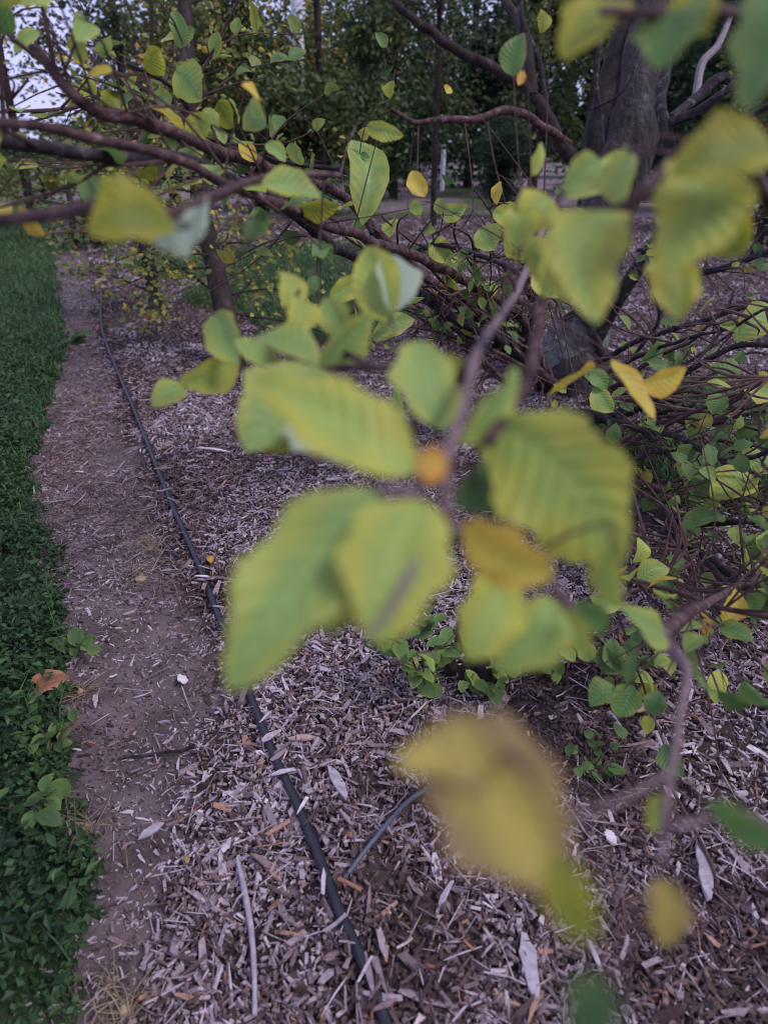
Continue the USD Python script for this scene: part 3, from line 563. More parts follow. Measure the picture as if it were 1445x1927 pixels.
limb([(1268, 280, d0 - .5), (1330, 250, d0 - .6), (1390, 225, d0 - .7), (1480, 180, d0 - .8)], [0.022, 0.018, 0.014, 0.012], limb_dark_m)
limb([(1310, 180, d0 + .3), (1320, 120, d0 + .3), (1350, 85, d0 + .3), (1375, 30, d0 + .3)], [0.022, 0.02, 0.014], plain('pale_bark_look', (0.22, 0.19, 0.20)))
limb([(1262, 420, d0 - .5), (1190, 520, d0 - .4), (1130, 620, d0 - .2), (1100, 690, d0 - .1)], [0.03, 0.032, 0.036, 0.04], limb_dark_m)
# long reddish limbs running left towards the camera
long_limbs = []
def LL(pts, r, mat=limb_m): long_limbs.append(limb(pts, list(np.array(r) * 0.68), mat, sides=8))
LL([(1060, 730, 3.5), (1005, 690, 3.0), (985, 600, 2.7), (930, 560, 2.3), (800, 490, 1.9), (690, 450, 1.5), (560, 400, 1.15), (380, 315, .88), (200, 262, .70), (0, 225, .58), (-120, 210, .52)], [0.034, 0.030, 0.026, 0.020, 0.015, 0.011, 0.008, 0.0065, 0.005])
LL([(1040, 740, 3.5), (960, 650, 2.7), (880, 610, 2.3), (770, 540, 2.0), (640, 470, 1.6), (560, 410, 1.35), (450, 335, 1.1), (330, 300, .92), (150, 285, .75), (-60, 255, .62)], [0.032, 0.027, 0.022, 0.017, 0.013, 0.011, 0.009], limb_dark_m)
LL([(1000, 700, 3.1), (900, 600, 2.6), (760, 490, 2.2), (660, 380, 2.0), (560, 330, 1.6), (420, 290, 1.2), (300, 235, .95), (200, 215, .85), (120, 160, .8), (60, 90, .8)], [0.028, 0.023, 0.019, 0.014, 0.011, 0.008])
LL([(760, 490, 2.2), (820, 460, 2.1), (930, 490, 2.0), (1000, 530, 1.9), (1050, 570, 1.8)], [0.010, 0.011, 0.010, 0.006], limb_dark_m)
LL([(1050, 740, 3.5), (1000, 640, 3.0), (1003, 570, 2.8), (985, 520, 2.7), (1010, 430, 2.6), (1040, 380, 2.6)], [0.03, 0.024, 0.02, 0.014, 0.01])
LL([(1020, 745, 3.5), (995, 690, 3.2), (960, 620, 3.0), (850, 570, 2.8), (770, 540, 2.7), (700, 560, 2.6), (640, 600, 2.5)], [0.026, 0.02, 0.016, 0.010])
LL([(1000, 640, 3.0), (960, 640, 2.7), (880, 590, 2.5), (800, 610, 2.3), (770, 640, 2.1)], [0.012, 0.012, 0.009, 0.005])
LL([(700, 440, 1.7), (660, 330, 1.75), (540, 305, 1.7), (400, 262, 1.35), (330, 170, 1.2), (240, 120, 1.0)], [0.009, 0.008, 0.006, 0.004], limb_dark_m)
LL([(560, 400, 1.5), (430, 300, 1.45), (300, 230, 1.35), (185, 200, 1.3), (60, 210, 1.2)], [0.008, 0.007, 0.005, 0.004])
# right hand tangle, low branches spreading towards the right edge
def RR(pts, r, mat=limb_dark_m): long_limbs.append(limb(pts, list(np.array(r) * 0.8), mat, sides=7))
RR([(1075, 800, 3.2), (1130, 790, 2.9), (1200, 770, 2.6), (1290, 700, 2.4), (1380, 655, 2.3), (1480, 650, 2.2)], [0.02, 0.016, 0.013, 0.01])
RR([(1080, 690, 3.4), (1130, 680, 3.1), (1200, 640, 2.8), (1300, 610, 2.6), (1460, 560, 2.5)], [0.018, 0.015, 0.012, 0.01])
RR([(1090, 770, 3.3), (1180, 800, 2.4), (1260, 820, 2.1), (1340, 855, 1.9), (1400, 860, 1.8), (1480, 835, 1.7)], [0.018, 0.013, 0.010, 0.007])
RR([(1100, 830, 3.0), (1160, 870, 2.4), (1230, 850, 2.2), (1290, 855, 2.0)], [0.018, 0.014, 0.009, 0.006])
RR([(1080, 800, 3.2), (1150, 860, 2.5), (1200, 960, 2.0), (1250, 1000, 1.85), (1340, 1060, 1.7), (1420, 1110, 1.6), (1490, 1140, 1.55)], [0.02, 0.018, 0.016, 0.014, 0.01])
RR([(1170, 950, 2.1), (1230, 960, 1.9), (1290, 985, 1.8), (1400, 980, 1.7), (1480, 990, 1.65)], [0.014, 0.016, 0.010, 0.008])
RR([(1180, 900, 2.2), (1260, 930, 1.9), (1260, 1010, 1.75), (1300, 1060, 1.6), (1315, 1120, 1.5)], [0.008, 0.007, 0.005, 0.003], twig_m)
RR([(1110, 1085, 1.3), (1180, 1090, 1.25), (1270, 1115, 1.2), (1360, 1145, 1.1), (1460, 1160, 1.05)], [0.0035, 0.005, 0.0055, 0.006], twig_m)
RR([(1230, 1080, 1.5), (1320, 1110, 1.35), (1400, 1105, 1.25), (1480, 1100, 1.2)], [0.004, 0.006, 0.006], twig_m)
RR([(1330, 1060, 1.7), (1370, 1100, 1.6), (1420, 1090, 1.5), (1470, 1075, 1.5)], [0.01, 0.009, 0.007])
RR([(1200, 800, 2.6), (1270, 770, 2.4), (1330, 790, 2.2), (1445, 770, 2.1), (1500, 740, 2.0)], [0.009, 0.008, 0.006])
RR([(1300, 520, 2.6), (1370, 500, 2.5), (1450, 470, 2.4), (1520, 450, 2.4)], [0.016, 0.013, 0.011])
RR([(1200, 470, 3.0), (1330, 460, 2.7), (1400, 420, 2.6), (1480, 400, 2.5)], [0.01, 0.012, 0.012])
RR([(1180, 880, 2.3), (1240, 905, 2.1), (1330, 900, 1.9), (1400, 920, 1.8), (1470, 905, 1.8)], [0.007, 0.006, 0.004])
RR([(1200, 660, 2.7), (1240, 600, 2.6), (1225, 540, 2.5), (1215, 480, 2.5)], [0.009, 0.007, 0.004])
for k in range(26):
    sx, sy = rng.uniform(1085, 1170), rng.uniform(690, 880); ex, ey = rng.uniform(1400, 1500), rng.uniform(540, 1150); dA, dB = rng.uniform(2.5, 3.1), rng.uniform(1.5, 2.3)
    mid = [(sx + (ex - sx) * f + rng.normal(0, 9), sy + (ey - sy) * f + rng.normal(0, 16), dA + (dB - dA) * f) for f in (0.3, 0.6, 0.8)]
    limb([(sx, sy, dA)] + mid + [(ex, ey, dB)], [rng.uniform(0.006, 0.011), 0.005, 0.003], [limb_dark_m, limb_m, twig_m][k % 3], name='twig', sides=6)
for k in range(20):
    sx, sy = rng.uniform(930, 1040), rng.uniform(600, 740); ex, ey = rng.uniform(560, 900), rng.uniform(330, 600); dA, dB = rng.uniform(2.6, 3.1), rng.uniform(1.6, 2.4)
    mid = [(sx + (ex - sx) * f + rng.normal(0, 9), sy + (ey - sy) * f + rng.normal(0, 10), dA + (dB - dA) * f) for f in (0.3, 0.6, 0.8)]
    limb([(sx, sy, dA)] + mid + [(ex, ey, dB)], [rng.uniform(0.006, 0.010), 0.005, 0.0025], [limb_m, twig_m][k % 2], name='twig', sides=6)
# near sprigs
def TW(pts, r, mat=stem_m): long_limbs.append(limb(pts, r, mat, name='twig', sides=8, bumpy=0.1))
TW([(1040, 380, 1.6), (985, 520, .9), (945, 590, .55), (900, 660, .37), (875, 760, .31), (842, 850, .28), (800, 905, .265), (760, 925, .26), (715, 915, .26)], [0.0062, 0.0045, 0.003, 0.0024, 0.0021, 0.0020, 0.0018, 0.0016])
TW([(842, 850, .28), (838, 930, .275), (850, 990, .28), (890, 1010, .29), (985, 1040, .31), (1040, 1095, .32), (1075, 1140, .33)], [0.0026, 0.0024, 0.0022, 0.0018])
TW([(770, 925, .26), (800, 1000, .25), (745, 1130, .235), (690, 1200, .23)], [0.0016, 0.0016, 0.0014, 0.0008])
TW([(900, 660, .37), (850, 720, .38), (780, 690, .42), (700, 690, .46), (640, 690, .48), (570, 690, .5), (520, 610, .55)], [0.003, 0.003, 0.0024, 0.0016], limb_m)
TW([(920, 830, .30), (985, 730, .36), (1000, 690, .42), (1020, 560, .6)], [0.003, 0.0034, 0.004], limb_m)
TW([(1240, 1195, .60), (1268, 1225, .57), (1292, 1262, .50), (1280, 1340, .42), (1265, 1450, .34), (1255, 1560, .30), (1245, 1640, .28)], [0.0072, 0.0056, 0.0034, 0.0025, 0.0020, 0.0017, 0.001])
TW([(1420, 1090, 1.5), (1340, 1130, 1.0), (1280, 1165, .75), (1240, 1195, .60)], [0.006, 0.0065, 0.0075], limb_m)
TW([(1470, 420, .5), (1400, 300, .42), (1300, 280, .36), (1180, 385, .36), (1090, 400, .4)], [0.004, 0.0035, 0.003, 0.002], limb_m)
TW([(1500, 60, .5), (1380, 20, .4), (1250, 30, .33), (1130, 20, .32)], [0.004, 0.003, 0.002], limb_m)
TW([(1265, 1450, .34), (1180, 1500, .26), (1090, 1530, .20), (1020, 1500, .19), (900, 1400, .18)], [0.0014, 0.001, 0.0008, 0.0005], stem_m)
TW([(1255, 1560, .30), (1330, 1540, .30), (1400, 1530, .29), (1470, 1560, .28)], [0.002, 0.0018, 0.0015], stem_m)
TW([(-60, 420, .5), (100, 400, .42), (230, 380, .38), (330, 400, .4), (400, 370, .5), (520, 330, .7), (640, 330, .9)], [0.004, 0.0035, 0.003, 0.0035, 0.004], limb_m)
TW([(700, 690, .46), (600, 640, .55), (500, 640, .6), (430, 660, .65), (340, 720, .7)], [0.0025, 0.0022, 0.0016], limb_m)

# hand-placed leaves: base px, tip px, width px, depth base, depth tip, colour, roll (deg), curl
LV = [
 (718, 925, 428, 1305, 205, .262, .235, 'g', 12, .05), (655, 1090, 612, 1195, 85, .26, .25, 'gy', -15, .05), (800, 940, 705, 1215, 205, .255, .235, 'gy', -8, .06),
 (785, 895, 480, 712, 140, .27, .29, 'gy', 30, .08), (620, 700, 462, 850, 150, .47, .42, 'g', 20, .08), (600, 690, 470, 640, 110, .48, .5, 'g', 0, .1),
 (680, 870, 545, 790, 95, .40, .42, 'b', 50, .1), (560, 850, 500, 745, 90, .44, .44, 'ol', -35, .05), (845, 870, 778, 872, 68, .26, .262, 'o', 5, .1),
 (835, 812, 790, 640, 118, .34, .37, 'g', 25, .08), (800, 690, 885, 690, 45, .40, .41, 'gy', 0, .1), (862, 835, 975, 692, 52, .30, .33, 'g', 50, .08),
 (925, 790, 1168, 1068, 225, .32, .31, 'gy', 6, .12), (1150, 1040, 1160, 1140, 60, .28, .29, 'gy', 30, .1), (870, 985, 1045, 1085, 112, .27, .262, 'y', 15, .12),
 (990, 880, 855, 955, 105, .34, .33, 'd', 20, .1), (960, 780, 905, 860, 75, .34, .35, 'gy', 10, .05), (950, 1070, 880, 1245, 118, .32, .30, 'gy', -15, .1), (985, 1080, 950, 1190, 60, .33, .32, 'd', 40, .1),
 (1045, 1128, 935, 1265, 122, .32, .31, 'g', 10, .12), (1062, 1145, 1105, 1232, 62, .34, .34, 'gy', 30, .1), (1080, 1135, 1140, 1190, 55, .36, .36, 'm', 10, .1),
 (1250, 1192, 1162, 1140, 78, .55, .52, 'g', 20, .1), (1200, 1100, 1260, 1070, 45, .7, .7, 'g', 10, .1), (1170, 1140, 1110, 1120, 36, .6, .6, 'g', 20, .1), (1190, 1060, 1200, 1010, 40, .6, .6, 'gy', 20, .1),
 (735, 605, 690, 462, 95, .52, .55, 'gy', 15, .08), (735, 590, 745, 480, 50, .52, .56, 'b', 55, .05), (682, 425, 662, 262, 78, .62, .66, 'g', 10, .1), (600, 690, 700, 590, 60, .5, .5, 'g', 50, .1),
 (1150, 395, 1122, 612, 150, .36, .33, 'gy', -8, .1), (1095, 420, 1060, 570, 75, .40, .40, 'gy', 20, .1), (1300, 290, 1245, 520, 165, .33, .32, 'gy', -5, .1), (1460, 285, 1260, 330, 115, .30, .30, 'ol', 25, .1), (1270, 480, 1275, 605, 95, .42, .40, 'ol', -20, .1),
 (1185, 290, 1170, 390, 78, .45, .45, 'g', 20, .05), (1130, 300, 1060, 360, 55, .5, .5, 'g', 40, .05), (990, 380, 970, 470, 70, .5, .5, 'gy', 10, .1), (1050, 450, 1010, 530, 70, .55, .55, 'gy', 0, .1),
 (1180, 0, 1060, 115, 85, .34, .33, 'ol', 45, .1), (1250, 20, 1245, 132, 130, .33, .32, 'm', 10, .1), (1310, -30, 1325, 70, 85, .33, .32, 'ol', -10, .1), (1470, -40, 1410, 215, 130, .30, .28, 'm', 30, .1),
 (1040, 1455, 738, 1435, 150, .185, .170, 'ba', 15, .06), (850, 1342, 1052, 1670, 240, .18, .165, 'ba', -8, .05), (1050, 1600, 1115, 1780, 95, .15, .145, 'ol', 30, .08),
 (1245, 1650, 1250, 1785, 82, .27, .26, 'ba', 10, .1), (1330, 1510, 1470, 1600, 62, .29, .27, 'm', 45, .1), (1140, 1840, 1090, 1960, 100, .15, .145, 'd', 30, .1), (1260, 1500, 1225, 1570, 40, .32, .32, 'gy', 45, .1),
 (400, 590, 450, 680, 85, .62, .6, 'g', 0, .1), (450, 660, 335, 720, 70, .62, .6, 'gy', 20, .1), (350, 730, 285, 765, 45, .68, .66, 'g', 30, .1), (545, 600, 520, 510, 60, .6, .62, 'gy', 10, .1),
 (330, 430, 165, 440, 105, .38, .36, 'ol', 25, .2), (240, 340, 190, 430, 90, .39, .38, 'ol', -20, .1), (270, 440, 390, 370, 62, .38, .42, 'b', 30, .1), (360, 215, 372, 305, 38, .8, .8, 'ol', 30, .1),
 (490, 345, 605, 370, 52, .7, .72, 'g', 30, .1), (560, 390, 640, 385, 32, .7, .7, 'ol', 40, .1), (470, 450, 480, 410, 40, .6, .6, 'd', 20, .1), (330, 130, 380, 190, 62, .8, .8, 'g', 30, .1), (270, 130, 300, 90, 55, .8, .8, 'ol', 20, .1),
 (215, 170, 200, 230, 45, .9, .9, 'ol', 30, .1), (470, 190, 500, 240, 55, .9, .9, 'g', 40, .1), (410, 190, 440, 240, 40, .9, .9, 'ol', 40, .1),
 (1120, 690, 1030, 745, 52, .75, .72, 'y', 25, .14), (1150, 675, 1232, 790, 52, .72, .70, 'y', -30, .12), (1200, 722, 1292, 692, 52, .74, .76, 'y', 15, .1), (1120, 725, 1155, 775, 40, 1.3, 1.3, 'g', 10, .1), (1100, 700, 1140, 740, 36, 1.3, 1.3, 'm', 10, .1),
 (1205, 680, 1245, 628, 36, 1.3, 1.3, 'm', 20, .1), (1380, 640, 1450, 575, 62, .9, .9, 'g', 10, .1), (1390, 720, 1335, 690, 50, 1.2, 1.2, 'm', 10, .1), (1395, 720, 1460, 740, 62, .95, .95, 'gy', 10, .1), (1360, 740, 1340, 780, 38, 1.3, 1.3, 'm', 20, .1),
 (1335, 800, 1290, 775, 42, 1.2, 1.2, 'g', 20, .1), (1345, 815, 1400, 770, 48, 1.2, 1.2, 'm', 10, .1), (1310, 840, 1280, 880, 45, 1.2, 1.2, 'm', 40, .1), (1420, 900, 1335, 935, 75, .7, .7, 'gy', 25, .1), (1460, 870, 1400, 900, 70, .75, .75, 'g', 20, .1), (1330, 870, 1310, 940, 62, 1.0, 1.0, 'm', 15, .1),
 (1365, 975, 1280, 1000, 58, 1.0, 1.0, 'm', 10, .05), (1430, 1060, 1395, 1070, 55, 1.2, 1.2, 'g', 10, .1), (1445, 1010, 1400, 1030, 50, 1.2, 1.2, 'm', 10, .1), (1235, 1065, 1265, 1110, 48, 1.1, 1.1, 'd', 10, .1), (1320, 1080, 1340, 1100, 26, 1.4, 1.4, 'm', 10, .1), (1255, 1045, 1285, 1070, 22, 1.4, 1.4, 'gy', 10, .1),
 (1340, 1165, 1325, 1195, 26, 1.0, 1.0, 'o', 10, .2), (1345, 1070, 1352, 1090, 18, 1.3, 1.3, 'o', 0, .1), (1330, 1200, 1290, 1230, 60, .6, .6, 'g', 30, .1), (1390, 1120, 1420, 1160, 60, .9, .9, 'm', 0, .1), (1420, 1120, 1460, 1160, 60, .9, .9, 'd', 0, .1),
 (1190, 1290, 1160, 1350, 62, .95, .95, 'm', 0, .1), (1240, 1300, 1220, 1345, 42, .9, .9, 'd', 10, .1), (1165, 1300, 1110, 1330, 45, .95, .95, 'm', 20, .1), (1310, 1250, 1350, 1310, 55, .8, .8, 'm', 20, .1), (1350, 1300, 1410, 1330, 50, .8, .8, 'd', 15, .1), (1400, 1280, 1450, 1330, 50, .8, .8, 'm', 25, .1),
 (1130, 1215, 1185, 1260, 40, 1.1, 1.1, 'd', 20, .1), (1150, 1200, 1165, 1265, 36, 1.1, 1.1, 'm', 20, .1), (1200, 1230, 1180, 1290, 40, 1.1, 1.1, 'm', 20, .1), (1110, 1245, 1085, 1200, 35, 1.1, 1.1, 'g', 10, .1),
 (970, 145, 985, 60, 50, .9, .9, 'm', 20, .1), (985, 130, 975, 160, 18, .9, .9, 'o', 0, .1), (1030, 25, 1015, 62, 32, 1.1, 1.1, 'ol', 10, .1), (800, 370, 775, 320, 38, 1.2, 1.2, 'y', 0, .1), (845, 160, 840, 175, 20, 1.4, 1.4, 'y', 0, .1), (740, 150, 735, 185, 24, 1.3, 1.3, 'ol', 0, .1),
 (795, 385, 770, 395, 28, 1.1, 1.1, 'g', 0, .1), (690, 235, 760, 255, 30, 1.0, 1.0, 'gy', 30, .1), (820, 385, 880, 385, 34, 1.2, 1.2, 'g', 20, .1), (810, 450, 860, 490, 46, 1.0, 1.0, 'gy', 10, .1), (835, 510, 870, 545, 40, 1.2, 1.2, 'gy', 20, .1), (905, 575, 935, 530, 32, 1.2, 1.2, 'g', 10, .1),
 (900, 430, 930, 470, 55, 1.0, 1.0, 'g', 10, .1), (950, 440, 1000, 480, 50, .9, .9, 'gy', 10, .1), (940, 340, 935, 385, 24, 1.3, 1.3, 'y', 30, .1), (745, 410, 730, 450, 45, 1.0, 1.0, 'gy', 10, .1), (740, 530, 800, 560, 45, 1.0, 1.0, 'g', 20, .1), (700, 560, 760, 560, 50, .8, .8, 'g', 20, .1), (620, 560, 680, 520, 40, .9, .9, 'gy', 20, .1),
 (930, 930, 985, 970, 55, .33, .33, 'g', 10, .1),
 (1035, 370, 985, 440, 80, .5, .5, 'gy', 0, .1), (1060, 372, 1182, 272, 52, .55, .58, 'g', 10, .1), (1185, 345, 1150, 290, 58, .5, .5, 'gy', 0, .1), (1000, 330, 1018, 268, 40, .7, .7, 'gy', 10, .1), (880, 470, 850, 530, 42, .8, .8, 'g', 0, .1), (925, 400, 985, 420, 46, .8, .8, 'gy', 0, .1),
 (1075, 470, 1020, 560, 72, .5, .5, 'gy', 0, .1), (1010, 500, 1055, 560, 50, .6, .6, 'gy', 0, .1), (650, 640, 610, 560, 60, .55, .55, 'g', 0, .1), (560, 560, 540, 640, 65, .55, .52, 'gy', 0, .1), (520, 690, 440, 640, 70, .55, .55, 'g', 0, .1), (700, 640, 780, 600, 46, .6, .6, 'g', 0, .1), (1330, 400, 1400, 480, 90, .45, .45, 'ol', 0, .1),  (760, 790, 745, 720, 40, .8, .8, 'g', 10, .1),
]
SKL = np.vstack(skeleton)
toCam = lambda p: nrm(C - p)
ties = []
nleaf = 0
for i, (bx_, by_, tx_, ty_, w, d1, d2, mk, roll, curl) in enumerate(LV):
    if min(d1, d2) > 0.58:                       # hang the leaf at the depth of the nearest limb
        rel = SKL - C; dp = rel @ FW; ok = dp > 0.4; sx_ = 722.5 + FPX * rel[:, 0] / np.maximum(dp, .1); sy_ = 963.5 - FPX * (rel @ UPV) / np.maximum(dp, .1)
        dist_ = np.where(ok & (dp < 2.3) & (dp > 0.55), np.hypot(sx_ - bx_, sy_ - by_) + 25 * abs(dp - d1), 1e9); jn = int(np.argmin(dist_))
        if dist_[jn] < 70: d2 = d2 - d1 + dp[jn]; d1 = dp[jn]
    b0, t0 = P(bx_, by_, d1), P(tx_, ty_, d2)
    axn = nrm(t0 - b0); f = toCam(0.5 * (b0 + t0)); f = nrm(f - axn * (f @ axn)); s_ = np.cross(axn, f); rr = math.radians(roll)
    face = f * math.cos(rr) + s_ * math.sin(rr)
    wid = w * 0.5 * (d1 + d2) / FPX / max(0.5, math.cos(rr))
    big = min(d1, d2) < 0.45
    if not big:
        rr += math.radians(float(rng.normal(0, 30))); face = f * math.cos(rr) + s_ * math.sin(rr); curl = float(rng.uniform(-0.06, 0.2))
    lv = leaf_geo(b0, t0, wid, face, 0.34 if not big else 0.16, curl, 22 if big else 10, 14 if big else 6, seed=i, rib=0.008, wave=0.035 if not big else 0.03, shape=0.78 + 0.25 * ((i * 37) % 10) / 10)
    obj('leaf', lv[:2], LM[mk], tree, smooth=True, uv=lv[2]); nleaf += 1
    ties.append((b0, axn))

# procedural shoots on the limbs
fine, loose, parts_left = [], [], 290 - nleaf
SK = np.vstack(skeleton)
def shoot(p, d, L, r, nl, size, sep=True):
    q = spline([p, p + d * L * 0.5 + rng.normal(0, 0.06 * L, 3), p + d * L + rng.normal(0, 0.12 * L, 3) - [0, 0, 0.05 * L]], 8)
    fine.append(tube(q, [r, r * 0.4], 5, cap=False))
    for k in range(nl):
        i = min(7, 2 + int(6 * (k + rng.random()) / max(nl, 1))); dd = nrm(d + rng.normal(0, 0.7, 3) + [0, 0, -0.15])
        if (q[i] - C) @ FW > 0.45: loose.append((q[i], dd, size * rng.uniform(0.7, 1.2)))
def dress(q, n, L, size, t0=0.25, nl=(2, 5), bare=0.35):
    for _ in range(n):
        i = int((t0 + (1 - t0) * rng.random()) * (len(q) - 2)); t = nrm(q[i + 1] - q[i]); d = nrm(t * 0.6 + rng.normal(0, 0.6, 3) + [0, 0, 0.15])
        if (q[i] - C) @ FW < 0.55: continue
        shoot(q[i], d, L * rng.uniform(0.5, 1.3), rng.uniform(0.0016, 0.0034), 0 if rng.random() < bare else int(rng.integers(*nl)), size)
for q in long_limbs[:9]: dress(q, 22, 0.22, 0.043, 0.1)
for q in long_limbs[9:24]: dress(q, 13, 0.28, 0.052, 0.1, bare=0.4)
# red bare twiggy growth in the middle
for _ in range(120):
    px, py = rng.uniform(760, 1080), rng.uniform(380, 780); p0 = P(px, py, rng.uniform(2.0, 3.2)); j = np.argmin(((SK - p0) ** 2).sum(1))
    if np.linalg.norm(SK[j] - p0) < 0.5:
        m = 0.5 * (p0 + SK[j]) + rng.normal(0, 0.018, 3); fine.append(tube(spline([SK[j], m, p0], 8), [rng.uniform(0.003, 0.006), 0.0015], 5, cap=False))
for _ in range(170):
    px, py = rng.uniform(1090, 1470), rng.uniform(560, 1120); p0 = P(px, py, rng.uniform(1.4, 2.8)); j = np.argmin(((SK - p0) ** 2).sum(1))
    if np.linalg.norm(SK[j] - p0) < 0.5:
        m = 0.5 * (p0 + SK[j]) + rng.normal(0, 0.022, 3); fine.append(tube(spline([SK[j], m, p0], 8), [rng.uniform(0.003, 0.006), 0.0014], 5, cap=False))
        if rng.random() < 0.25: loose.append((p0, nrm(rng.normal(0, 1, 3)), 0.05))
for b0, axn in ties:
    j = np.argmin(((SK - b0) ** 2).sum(1)); e = SK[j]; D = np.linalg.norm(e - b0)
    if D < 1.2: fine.append(tube(spline([b0 + axn * 0.003, b0 - axn * min(0.012, D * 0.5), 0.5 * (e + b0) - axn * min(0.01, D * .3), e], 9), [0.0006, 0.0009, 0.0016 if D > 0.1 else 0.001], 5, cap=False))
obj('fine_twigs', join(fine), twig_m, tree, kind='stuff', label='thin reddish twigs between the limbs')
loose.sort(key=lambda e: -(e[2] / ((e[0] - C) @ FW)))
mats_l = ['g', 'm', 'gy', 'm', 'd', 'y', 'g', 'ol']
geo_rest = []
for i, (p, d, s) in enumerate(loose):
    face = nrm(toCam(p) * 0.5 + np.array([0, 0, 1]) + rng.normal(0, 0.5, 3))
    if i < parts_left:
        lv = leaf_geo(p, p + d * s, s * rng.uniform(0.55, 0.75), face, 0.25, 0.08, 8, 6, seed=1000 + i)
        obj('leaf', lv[:2], LM[mats_l[rng.integers(len(mats_l))]], tree, smooth=True, uv=lv[2])
    else:
        lv = leaf_geo(p, p + d * s, s * rng.uniform(0.55, 0.75), face, 0.25, 0.08, 5, 4, seed=1000 + i); geo_rest.append(lv[:2])
if geo_rest: obj('small_leaves', join(geo_rest), foliage_m, tree, smooth=True, uv=30, kind='stuff', label='smaller green and yellow leaves on the twigs further back')

# ------------------------------------------------------------------ plants at ground level
def sprig_plant(name, px, py, hgtm, nst, nlf, size, mats, label, cat, spread=0.5, stem=twig_m, lean=(0, 0)):
    c = G(px, py); t = thing(name, label, cat, c)
    for s in range(nst):
        az = rng.random() * 6.283; o = np.array([math.cos(az), math.sin(az), 0]) * spread + np.array([lean[0], lean[1], 0]); H = hgtm * rng.uniform(0.6, 1.1)
        q = spline([c - [0, 0, .01], c + o * H * 0.4 + [0, 0, H * 0.6], c + o * H + [0, 0, H * 0.9]], 9)
        obj('stem', tube(q, [0.002, 0.0008], 5), stem, t)
        for k in range(nlf):
            i = min(8, 1 + int(8 * (k + rng.random()) / nlf)); d = nrm(rng.normal(0, 1, 3) * [1, 1, 0.4] + o * 0.5); L = size * rng.uniform(0.7, 1.2)
            lv = leaf_geo(q[i], q[i] + d * L, L * 0.68, nrm(np.array([0, -0.3, 1]) + rng.normal(0, 0.3, 3)), 0.25, 0.08, 7, 4, seed=int(px) + 31 * s + k)
            obj('leaf', lv[:2], LM[mats[rng.integers(len(mats))]], t, smooth=True, uv=lv[2])
sprig_plant('root_sucker', 800, 1300, 0.20, 6, 6, 0.045, ['m', 'm', 'g'], 'leafy green root sucker sprouting in the mulch left of the dark hollow', 'sapling', 0.55)
sprig_plant('root_sucker', 915, 1315, 0.12, 6, 6, 0.042, ['m', 'g', 'm'], 'bushy green root sucker in front of the dark hollow above the large yellow leaf', 'sapling', 0.7)
sprig_plant('root_sucker', 760, 1245, 0.14, 5, 5, 0.042, ['m', 'd'], 'small darker root sucker leftmost by the hollow', 'sapling', 0.5)
sprig_plant('root_sucker', 1040, 1265, 0.16, 5, 5, 0.040, ['m', 'g', 'd'], 'sparse root sucker right of the dark hollow', 'sapling', 0.6)
sprig_plant('root_sucker', 1160, 1320, 0.2, 6, 5, 0.042, ['m', 'd', 'g'], 'thin leafy root sucker left of the hanging stem', 'sapling', 0.5)
sprig_plant('broadleaf_weed', 1110, 1450, 0.06, 6, 3, 0.03, ['d', 'm'], 'dark green weed growing through the mulch right of the yellow leaf', 'weed', 1.2)
sprig_plant('broadleaf_weed', 140, 645, 0.08, 8, 4, 0.05, ['d'], 'small dark weed clump standing alone on the upper path', 'weed', 1.2)
sprig_plant('broadleaf_weed', 125, 1222, 0.05, 4, 3, 0.05, ['d', 'm'], 'flat broadleaf weed leaning out of the strip onto the path', 'weed', 1.4, lean=(0.5, 0))
sprig_plant('broadleaf_weed', 60, 1545, 0.09, 5, 4, 0.045, ['d', 'm'], 'broad leaved weed standing out of the strip at lower left', 'weed', 0.8)
sprig_plant('broadleaf_weed', 100, 1420, 0.06, 5, 4, 0.035, ['d', 'm'], 'toothed weed at the strip edge below the fallen brown leaf', 'weed', 1.0)
# dark rotten hollow stump
hc = G(895, 1262); ring = []
hs = thing('rotten_stump', 'low dark rotten stump ring half buried in the mulch under the suckers', 'stump', hc)
for k in range(9):
    a0 = k * 0.698; rr = 0.062; q = hc + np.array([math.cos(a0) * rr, math.sin(a0) * rr, 0]); hh = 0.03 + 0.02 * ((k * 5) % 4)
    obj('shard', tube([q - [0, 0, 0.02], q + [0, 0, hh * 0.6], q + [math.cos(a0) * 0.01, math.sin(a0) * 0.01, hh]], [0.017, 0.015, 0.005], 6, bumpy=0.3, seed=k), bark_dark_m, hs)

obj('rotten_core', tube([hc - [0, 0, .03], hc + [0, 0, .004], hc + [0, 0, .012]], [0.055, 0.05, 0.02], 9, bumpy=0.4, seed=3), plain('rotten_core_look', (0.012, 0.008, 0.007)), hs)
